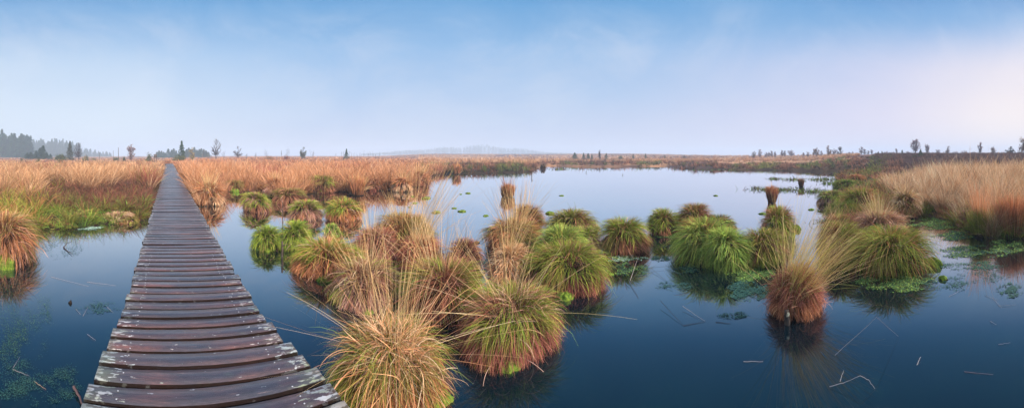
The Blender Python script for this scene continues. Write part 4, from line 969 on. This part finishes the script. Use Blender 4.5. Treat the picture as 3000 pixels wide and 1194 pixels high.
# kind, x, top, width px, distance, label, extra
def tr(kind, x, yt, wpx, r, label, group=None, **kw):
    h = max(hz(x, yt, r), .4); w = wpx * r / F; sd_ = int(x * 3 + yt)
    mr = r * (.00042 if kind == 'bare' else .00030)
    if kind == 'spruce': o = spruce(h, w, sd_, minr=mr, **kw); cat = 'spruce'
    elif kind == 'bare': o = tree(h, w, sd_, 'bare_tree', minr=mr, **kw); cat = 'tree'
    elif kind == 'birch': o = tree(h, w, sd_, 'birch_tree', leaf=kw.pop('leaf', MAUVE), nleaf=kw.pop('nleaf', 900), ls=h * .021, minr=mr, **kw); cat = 'tree'
    elif kind == 'bush': o = bush(h, w, sd_, **kw); cat = 'bush'
    elif kind == 'sapling': o = tree(h, w, sd_, 'sapling', minr=r * .00014, depth=2, **kw); cat = 'sapling'
    place(o, x, r, label, cat, group)
    return o
GL = 'trees on the left skyline'; GR = 'trees on the right skyline'
tr('spruce', 205, 412, 24, 95, 'dark narrow conifer next to a bare tree before the misty wood', GL, cols=[(.07, .08, .045), (.10, .10, .06), (.05, .06, .035)])
tr('bare', 231, 411, 38, 95, 'bare round-crowned tree standing beside the dark narrow conifer', GL, depth=5, fork=.26)
tr('bush', 250, 447, 28, 85, 'round olive bush right of the bare round-crowned tree', GL, cols=OLV)
tr('bush', 177, 441, 46, 90, 'wide dark olive bush left of the dark narrow conifer', GL, cols=GRN + OLV, n=1500)
tr('bush', 113, 454, 20, 60, 'small brown-green bush in the grass far left', GL, cols=OLV)
tr('bush', 176, 457, 20, 60, 'small green bush in the grass before the wide dark one', GL, cols=OLV + YEL)
tr('bush', 63, 458, 12, 80, 'tiny bush at the grass edge left of the others', GL, cols=OLV)
tr('bush', 274, 458, 26, 90, 'low olive bush at the foot of the misty wood end', GL, cols=OLV)
tr('birch', 384, 418, 28, 75, 'slender pinkish birch with thin leaves left of the boardwalk', GL, leaf=BRLEAF + MAUVE, nleaf=800, depth=4)
tr('bush', 340, 456, 27, 80, 'low green bush left of the slender birch', GL, cols=OLV)
tr('bush', 364, 454, 13, 78, 'small dark bush touching the slender birch', GL, cols=GRN)
tr('bush', 437, 442, 34, 70, 'twiggy olive shrub just left of the boardwalk end', GL, cols=OLV, n=420)
tr('spruce', 532, 411, 24, 85, 'lone pointed blue-green spruce above the boardwalk end', GL)
tr('bush', 522, 447, 50, 70, 'spreading olive bush under the lone pointed spruce', GL, cols=OLV, n=1500)
tr('birch', 563, 430, 22, 80, 'young tree with yellow-brown leaves right of the lone spruce', GL, leaf=YEL, nleaf=900, depth=4)
tr('bare', 633, 403, 40, 110, 'tallest bare tree on the left skyline', GL, depth=6, fork=.24, up=.8)
tr('bare', 697, 424, 36, 110, 'bare wide-crowned tree right of the tallest bare one', GL, depth=5, fork=.22)
tr('birch', 888, 428, 20, 95, 'small bushy olive tree alone on the middle left skyline', GL, leaf=GRN + OLV, nleaf=1500, depth=4)
tr('spruce', 1015, 435, 16, 95, 'small dark spruce among leafless saplings', GL)
tr('bush', 837, 446, 20, 85, 'rusty red bush under bare twigs on the left skyline', GL, cols=[(.30, .09, .06), (.22, .07, .05)], n=500)
tr('bush', 786, 450, 44, 90, 'low dark scrub left of the rusty bush', GL, cols=BROWN + OLV, n=900)
for x, yt, w in ((780, 436, 14), (842, 428, 20), (825, 436, 8), (916, 437, 20), (748, 444, 10), (655, 440, 14), (722, 446, 10), (598, 436, 10)):
    tr('sapling', x, yt, w, 92, {780: 'leafless shrub above the low dark scrub', 842: 'taller leafless shrub rising from the rusty bush', 825: 'thin leafless shoot left of the rusty bush', 916: 'leafless shrub right of the small bushy olive tree',
        748: 'low bare shrub between the wide-crowned tree and the scrub', 655: 'low bare shrub at the foot of the tallest bare tree', 722: 'low bare shrub right of the wide-crowned tree', 598: 'thin bare shoots before the blue spruce row'}[x], GL, fork=.5, multi=3)
for q, x in enumerate([984, 1001, 1006, 1024, 1030, 1038, 1046, 1054, 1058, 1066, 1079, 1085, 1092, 1100, 1112]):
    tr('sapling', x, 438 + (q * 37 % 9), 4 + q % 3, 95 + q % 5, 'thin leafless sapling in the row around the small dark spruce', 'leafless saplings on the left skyline', fork=.7)
for x, yt in ((984, 440),): pass
# posts
for x, yt, rr, lb in ((347, 432, .10, 'tall thin post standing right of the misty wood'), (332, 441, .07, 'fainter thin post left of the tall one'), (291, 447, .09, 'short dark post before the misty wood end')):
    h = hz(x, yt, 100); e = empty('wooden_post', (0, 0, 0)); V, F_, E_ = cyl_geo((0, 0, -.3), (0, 0, h), rr, rr * .8, 8, .03, 1, 4); mesh_np('pole', V, [F_, E_], M_POST, parent=e); place(e, x, 100, lb, 'post')
    V, F_, E_ = cyl_geo((0, 0, h), (0, 0, h + .12), rr * .8, .02, 8); mesh_np('post_tip', V, [F_, E_], M_POST, parent=e)
e = empty('wooden_board', (0, 0, 0)); h = hz(455, 452, 62)
for sx in (-.2, .2):
    V, F_ = box_geo(sx - .05, sx + .05, -.04, .04, -.2, h); mesh_np('leg', V, F_, M_POST, parent=e)
V, F_ = box_geo(-.3, .3, -.09, -.043, h - .6, h + .04); mesh_np('board', V, F_, M_POST, parent=e)
place(e, 455, 62, 'small dark wooden board at the far end of the boardwalk', 'board', rz=-az_of(455))
# misty wood at the left: three ranks of spruces
protos = [spruce(17, 6.0, 90 + k, minr=.02, bot=.08) for k in range(4)]
used = [False] * 4
def mist(x, yt, r, label, group):
    k = R_.integers(0, 4)
    o = protos[k] if not used[k] else copy_tree(protos[k]); used[k] = True
    s = max(hz(x, yt, r), 1) / 17; place(o, x, r, label, 'spruce', group); ws = s ** .5 * R_.uniform(.9, 1.25); o.scale = (ws, ws, s)
for q in range(34):
    x = -60 + q * 4.6 + R_.uniform(-2, 2); yt = 386 + R_.uniform(-4, 14) + max(0, x) * .09
    if abs(x - 5) < 2.4: yt = 377
    mist(x, yt, R_.uniform(215, 240), 'tall spruce in the nearest dark rank of the misty wood at the left', 'near rank of the misty wood')
for q in range(34):
    x = 88 + q * 4.4 + R_.uniform(-2, 2); yt = 408 + R_.uniform(-4, 10) + max(0, x - 190) * .30
    mist(x, yt, R_.uniform(360, 400), 'pale spruce in the middle rank of the misty wood at the left', 'middle rank of the misty wood')
for q in range(22):
    x = 232 + q * 4.4 + R_.uniform(-2, 2); yt = 437 + R_.uniform(-5, 6) + max(0, x - 250) * .16
    mist(x, yt, R_.uniform(420, 470), 'low faint spruce at the thinning right end of the misty wood', 'end of the misty wood')
for q, (x, yt) in enumerate(((118, 432), (126, 425), (106, 440), (137, 445), (90, 445), (80, 447), (148, 450))):
    mist(x, yt, 130, 'small teal spruce standing before the misty wood', 'small spruces before the misty wood')
for q, (x, yt) in enumerate(((460, 444), (466, 440), (473, 441), (480, 444), (485, 447), (493, 435), (503, 438), (509, 434), (516, 440), (547, 436), (553, 432), (569, 430), (577, 438), (584, 436), (590, 434), (597, 436), (604, 440), (610, 444), (559, 436), (540, 442))):
    mist(x, yt, R_.uniform(185, 215), 'blue-green spruce in the low row behind the boardwalk end', 'low spruce row behind the boardwalk')
# far hazy wood in the middle (one mass)
V0, F0, C0 = [], [], []; nn = 0
rg = np.random.default_rng(5)
for q in range(800):
    x = rg.uniform(1060, 1760); env = 22 * math.exp(-((x - 1400) / 170) ** 2) * (1 + .15 * math.sin(x * .05)) + 1.5 + 5 * math.exp(-((x - 1190) / 90) ** 2) + 3 * math.exp(-((x - 1400) / 260) ** 2)
    r = rg.uniform(790, 860); hh = (env * rg.uniform(.75, 1.08)) * r / F
    P = pt(x, r, 3.0 + 1.0); nl = 34; t = rg.uniform(0, 1, nl) ** .8; wd = (2.3 + hh * .06) * (1 - t * .9)
    pts = P + np.stack([rg.normal(0, .5, nl) * wd, rg.normal(0, .5, nl) * wd, t * hh - 1], 1)
    V, F_, C = leaf_quads(pts, 1.1, SPR, .2, rg); V0.append(V); F0.append(F_ + nn); C0.append(C); nn += len(V)
tag(mesh_np('distant_wood', np.vstack(V0), np.vstack(F0), M_LEAF, np.vstack(C0)), 'long far-off wood fading in the haze above the middle of the pond', 'wood', None, 'stuff')
# little conifers on the moor beyond the pond
for x, yt, w, lb in ((1684, 446, 24, 'broad dark conifer bush, leftmost beyond the pond'), (1710, 447, 12, 'pointed small spruce second from the left beyond the pond'), (1723, 448, 15, 'small spruce touching the bare twin tree side'), (1734, 449, 7, 'tiny spruce left of the bare tree beyond the pond'),
                    (1776, 448, 13, 'low conifer right of the bare tree beyond the pond'), (1855, 450, 9, 'small round spruce alone on the middle moor'), (1891, 449, 10, 'dark small spruce right of the small round one'), (1948, 453, 7, 'tiny spruce farther right on the middle moor'), (2004, 453, 6, 'tiniest spruce on the middle moor')):
    tr('spruce', x, yt, w, 105, lb, 'small conifers beyond the pond')
tr('bush', 1817, 451, 24, 105, 'low dark double bush on the middle moor', 'small conifers beyond the pond', cols=GRN)
tr('bare', 1757, 437, 12, 100, 'small upright bare tree beyond the pond', GR, depth=5, up=1.4, multi=2)
birches = [(2208, 444, 13, 0, 'olive and mauve small tree leftmost on the right skyline'), (2226, 437, 12, 1, 'slim pale birch second on the right skyline'), (2244, 448, 9, 1, 'low faint mauve tree, first of the little row of four'), (2252, 447, 8, 1, 'low faint mauve tree, second of the little row of four'), (2260, 442, 10, 1, 'taller faint mauve tree, third of the little row of four'),
           (2271, 446, 9, 1, 'darker faint tree, fourth of the little row of four'), (2292, 440, 9, 1, 'pale mauve twin birch, left stem'), (2299, 443, 8, 1, 'pale mauve twin birch, right stem'), (2318, 438, 21, 1, 'bulky mauve grey tree with stepped crown'), (2354, 449, 7, 1, 'tiny faint tree right of the bulky stepped one'), (2366, 446, 10, 1, 'low faint rounded tree before the brown pair'),
           (2384, 438, 9, 1, 'pale tree half behind the left brown oval tree'), (2392, 434, 15, 2, 'brown oval tree, left of the brown pair'), (2406, 444, 10, 1, 'low mauve tree between the brown pair'), (2427, 429, 15, 2, 'brown lollipop-shaped tree, right of the brown pair'), (2443, 437, 15, 1, 'mauve tree left of the wind-swept bare tree'),
           (2488, 447, 8, 1, 'tiny tree right of the wind-swept bare tree'), (2498, 445, 6, 1, 'thin tiny tree farther right of the wind-swept one'), (2523, 432, 12, 1, 'slim tall mauve tree of a touching pair'), (2532, 438, 12, 1, 'rounder mauve tree of a touching pair'), (2544, 443, 11, 1, 'faint low tree right of the touching pair'), (2553, 440, 8, 1, 'faint slim tree before the dark spruce pair'),
           (2596, 444, 13, 1, 'faint rounded tree right of the dark spruce pair'), (2607, 447, 8, 1, 'low faint tree farther from the dark spruce pair'), (2626, 436, 10, 1, 'slim pinkish tree left of the single small spruce'), (2617, 446, 9, 1, 'low pinkish bushy tree by the slim pinkish one'), (2659, 445, 15, 1, 'low broad mauve tree left of the big birch'),
           (2747, 439, 17, 1, 'low sloping mauve tree right of the big birch'), (2824, 441, 17, 1, 'low broad mauve tree beside bare twigs'), (2800, 445, 18, 1, 'low faint thicket left of the broad mauve tree'), (2853, 445, 10, 1, 'small faint bushy tree before the slender pink birch')]
for x, yt, w, k, lb in birches:
    tr('birch', x, yt - 3, w * 1.3, 130 if k == 1 else 95, lb, GR, leaf=(OLV + MAUVE, MAUVE, BRLEAF)[k], nleaf=1300, depth=4, up=.9, fork=.3)
tr('bare', 2466, 427, 30, 90, 'wind-swept bare tree leaning right on the right skyline', GR, depth=5, fork=.3, lean=tuple(np.array(BR(2466)) * .35), multi=2)
for x, yt, w, lb in ((2573, 443, 12, 'left of two dark small spruces on the right skyline'), (2584, 442, 11, 'right of two dark small spruces on the right skyline'), (2643, 438, 10, 'single small dark spruce left of the big birch')): tr('spruce', x, yt, w, 70, lb, GR, cols=GRN)
tr('birch', 2682, 406, 40, 80, 'biggest many-stemmed mauve birch on the right skyline', GR, leaf=MAUVE, nleaf=1500, depth=5, multi=4, up=1.1, fork=.3)
tr('spruce', 2697, 437, 20, 50, 'dark spruce at the foot of the biggest birch', GR, cols=GRN)
tr('bush', 2680, 452, 32, 48, 'dark green bush left of the spruce at the foot of the biggest birch', GR, cols=GRN)
tr('birch', 2716, 418, 17, 90, 'narrow curved mauve birch right of the biggest one', GR, leaf=MAUVE, nleaf=900, depth=5, up=1.1)
tr('birch', 2776, 426, 23, 90, 'rounded reddish mauve birch between two taller ones', GR, leaf=MAUVE + BRLEAF, nleaf=1200, depth=5)
tr('sapling', 2838, 424, 12, 85, 'thin bare sapling leaning right on the right skyline', GR, fork=.7, lean=(.2, -.2))
tr('birch', 2871, 413, 17, 90, 'slender pink birch shaped like a flame', GR, leaf=MAUVE, nleaf=900, depth=5, up=1.3)
tr('birch', 2910, 427, 21, 85, 'stout brown birch with upright twigs', GR, leaf=BRLEAF, nleaf=1300, depth=5, up=1.3, multi=2)
# flat-topped pine
o = tree(hz(2960, 429, 80), 34 * .08, 77, 'pine_tree', leaf=[(.05, .06, .045), (.07, .07, .05)], nleaf=1500, ls=.10, minr=.02, depth=3, up=.2, fork=.5, lean=(.1, 0))
place(o, 2960, 80, 'dark flat-topped pine near the right picture edge', 'pine', GR)
tr('birch', 2987, 432, 16, 80, 'small brown birch beside the flat-topped pine', GR, leaf=BRLEAF, nleaf=700, depth=4)
tr('birch', 3004, 396, 50, 62, 'tall leafy birch cut by the right picture edge', GR, leaf=BRLEAF, nleaf=2200, depth=5)

# ------------------------------------------------------------------ haze
V, F_ = box_geo(-900, 900, -900, 900, -2.0, 24)
hz_o = mesh_np('haze', V, F_, None) if False else None
me = bpy.data.meshes.new('haze'); me.from_pydata([tuple(v) for v in V], [], [tuple(int(q) for q in f) for f in F_]); me.update()
hm, nt = new_mat('haze_air')
pv = N(nt, 'ShaderNodeVolumePrincipled', Density=.0018, Anisotropy=0.0); pv.inputs['Color'].default_value = (.66, .80, .98, 1)
o_ = N(nt, 'ShaderNodeOutputMaterial'); nt.links.new(pv.outputs[0], o_.inputs['Volume'])
hm.volume_intersection_method = 'FAST' if hasattr(hm, 'volume_intersection_method') else None
me.materials.append(hm); ho = bpy.data.objects.new('haze', me); COL.objects.link(ho); tag(ho, kind='stuff')

# ------------------------------------------------------------------ sky and sun
SUN_AZ, SUN_EL = 2.05, math.radians(29)
w = bpy.data.worlds.new('World'); S.world = w; w.use_nodes = True; nt = w.node_tree; nt.nodes.clear()
tc = N(nt, 'ShaderNodeTexCoord'); nrm = N(nt, 'ShaderNodeVectorMath', _operation='NORMALIZE'); nt.links.new(tc.outputs['Generated'], nrm.inputs[0])
sp = N(nt, 'ShaderNodeSeparateXYZ'); nt.links.new(nrm.outputs[0], sp.inputs[0])
cn = N(nt, 'ShaderNodeTexNoise', Scale=1.7, Detail=5.0, Roughness=.55); mp = N(nt, 'ShaderNodeMapping', Scale=(1, 1, 2.2)); nt.links.new(nrm.outputs[0], mp.inputs[0]); nt.links.new(mp.outputs[0], cn.inputs['Vector'])
el = math_n(nt, 'ADD', sp.outputs[2], math_n(nt, 'MULTIPLY', math_n(nt, 'SUBTRACT', cn.outputs[0], .5), -.10))
def L3(*c): return tuple(lin(c))
base = ramp(nt, el, [(0, L3(200, 208, 232)), (.07, L3(190, 204, 233)), (.17, L3(172, 199, 233)), (.28, L3(144, 186, 229)), (.40, L3(98, 162, 216)), (.46, L3(60, 136, 200)), (.60, L3(38, 116, 176)), (.74, L3(190, 210, 235)), (.84, (1.2, 1.2, 1.3)), (1, (1.8, 1.8, 1.9))])  # unseen zenith set bright, added as fill light for the vegetation
def dirdot(a, e):
    d = (math.cos(e) * math.sin(a), math.cos(e) * math.cos(a), math.sin(e))
    v = N(nt, 'ShaderNodeVectorMath', _operation='DOT_PRODUCT'); nt.links.new(nrm.outputs[0], v.inputs[0]); v.inputs[1].default_value = d
    return v.outputs['Value']
hi = ramp(nt, sp.outputs[2], [(.30, (1, 1, 1)), (.46, (0, 0, 0))], 'EASE').outputs[0]
hi2 = ramp(nt, sp.outputs[2], [(.10, (1, 1, 1)), (.22, (.75, .75, .75)), (.38, (.1, .1, .1)), (.5, (0, 0, 0))], 'EASE').outputs[0]
cn2 = N(nt, 'ShaderNodeTexNoise', Scale=2.6, Detail=7.0, Roughness=.6, Distortion=.6); mp2 = N(nt, 'ShaderNodeMapping', Scale=(1.0, 1.0, 1.6), Rotation=(.5, .25, 0)); nt.links.new(nrm.outputs[0], mp2.inputs[0]); nt.links.new(mp2.outputs[0], cn2.inputs['Vector'])
mist_ = ramp(nt, cn2.outputs[0], [(.36, (0, 0, 0)), (.68, (.55,) * 3)], 'EASE').outputs[0]
lf = ramp(nt, math_n(nt, 'ADD', dirdot(-1.5, .12), math_n(nt, 'MULTIPLY', math_n(nt, 'SUBTRACT', cn.outputs[0], .5), .25)), [(.30, (0, 0, 0)), (.60, (0, 0, 0)), (.86, (.6,) * 3), (1, (.9,) * 3)], 'B_SPLINE')
c = mixc(nt, math_n(nt, 'MULTIPLY', mist_, hi), base.outputs[0], L3(200, 214, 236))
c = mixc(nt, math_n(nt, 'MULTIPLY', lf.outputs[0], hi2), c, L3(220, 233, 246))
rf = ramp(nt, dirdot(1.45, .02), [(.2, (0, 0, 0)), (.5, (.05,) * 3), (.82, (.6,) * 3), (1, (.9,) * 3)], 'B_SPLINE')
c = mixc(nt, math_n(nt, 'MULTIPLY', rf.outputs[0], hi2), c, L3(226, 216, 238))
rg_ = ramp(nt, dirdot(1.53, .09), [(.80, (0, 0, 0)), (.91, (.06,) * 3), (.975, (.65,) * 3), (1, (1,) * 3)], 'B_SPLINE')
c = mixc(nt, math_n(nt, 'MULTIPLY', rg_.outputs[0], hi2), c, (.98, .86, .82))
sky = N(nt, 'ShaderNodeTexSky', _sky_type='NISHITA', _sun_disc=False, _sun_elevation=SUN_EL, _sun_rotation=SUN_AZ)
sk = mixc(nt, 1.0, sky.outputs[0], (.10, .10, .10), 'MULTIPLY')
c = mixc(nt, .08, c, sk)
bg = N(nt, 'ShaderNodeBackground', Strength=.69); nt.links.new(c, bg.inputs[0])
wo = N(nt, 'ShaderNodeOutputWorld'); nt.links.new(bg.outputs[0], wo.inputs[0])

sl = bpy.data.lights.new('sun', 'SUN'); sl.energy = 5.0; sl.angle = math.radians(5); sl.color = (1, .88, .78)
so = bpy.data.objects.new('sun', sl); COL.objects.link(so)
from mathutils import Vector
sdv = Vector((math.cos(SUN_EL) * math.sin(SUN_AZ), math.cos(SUN_EL) * math.cos(SUN_AZ), math.sin(SUN_EL)))
so.rotation_euler = sdv.to_track_quat('Z', 'Y').to_euler(); so.location = sdv * 50

# ------------------------------------------------------------------ camera
cd = bpy.data.cameras.new('camera'); cam = bpy.data.objects.new('camera', cd); COL.objects.link(cam); S.camera = cam
cam.location = (0, 0, EYE); cam.rotation_euler = (PI / 2, 0, 0)
cd.type = 'PANO'; cd.clip_start = .05; cd.clip_end = 5000
pc = cd.cycles if hasattr(cd, 'cycles') and hasattr(cd.cycles, 'panorama_type') else cd
pc.panorama_type = 'CENTRAL_CYLINDRICAL'
pc.central_cylindrical_range_u_min = -1.5; pc.central_cylindrical_range_u_max = 1.5
pc.central_cylindrical_range_v_min = -(1194 - HY) / F; pc.central_cylindrical_range_v_max = HY / F
pc.central_cylindrical_radius = 1.0

S.render.engine = 'CYCLES'
S.cycles.use_denoising = True
S.cycles.max_bounces = 6; S.cycles.diffuse_bounces = 2; S.cycles.glossy_bounces = 3; S.cycles.transmission_bounces = 3; S.cycles.volume_bounces = 3
S.cycles.caustics_reflective = False
S.view_settings.view_transform = 'Standard'; S.view_settings.look = 'None'; S.view_settings.exposure = 0.64; S.view_settings.gamma = 1.0
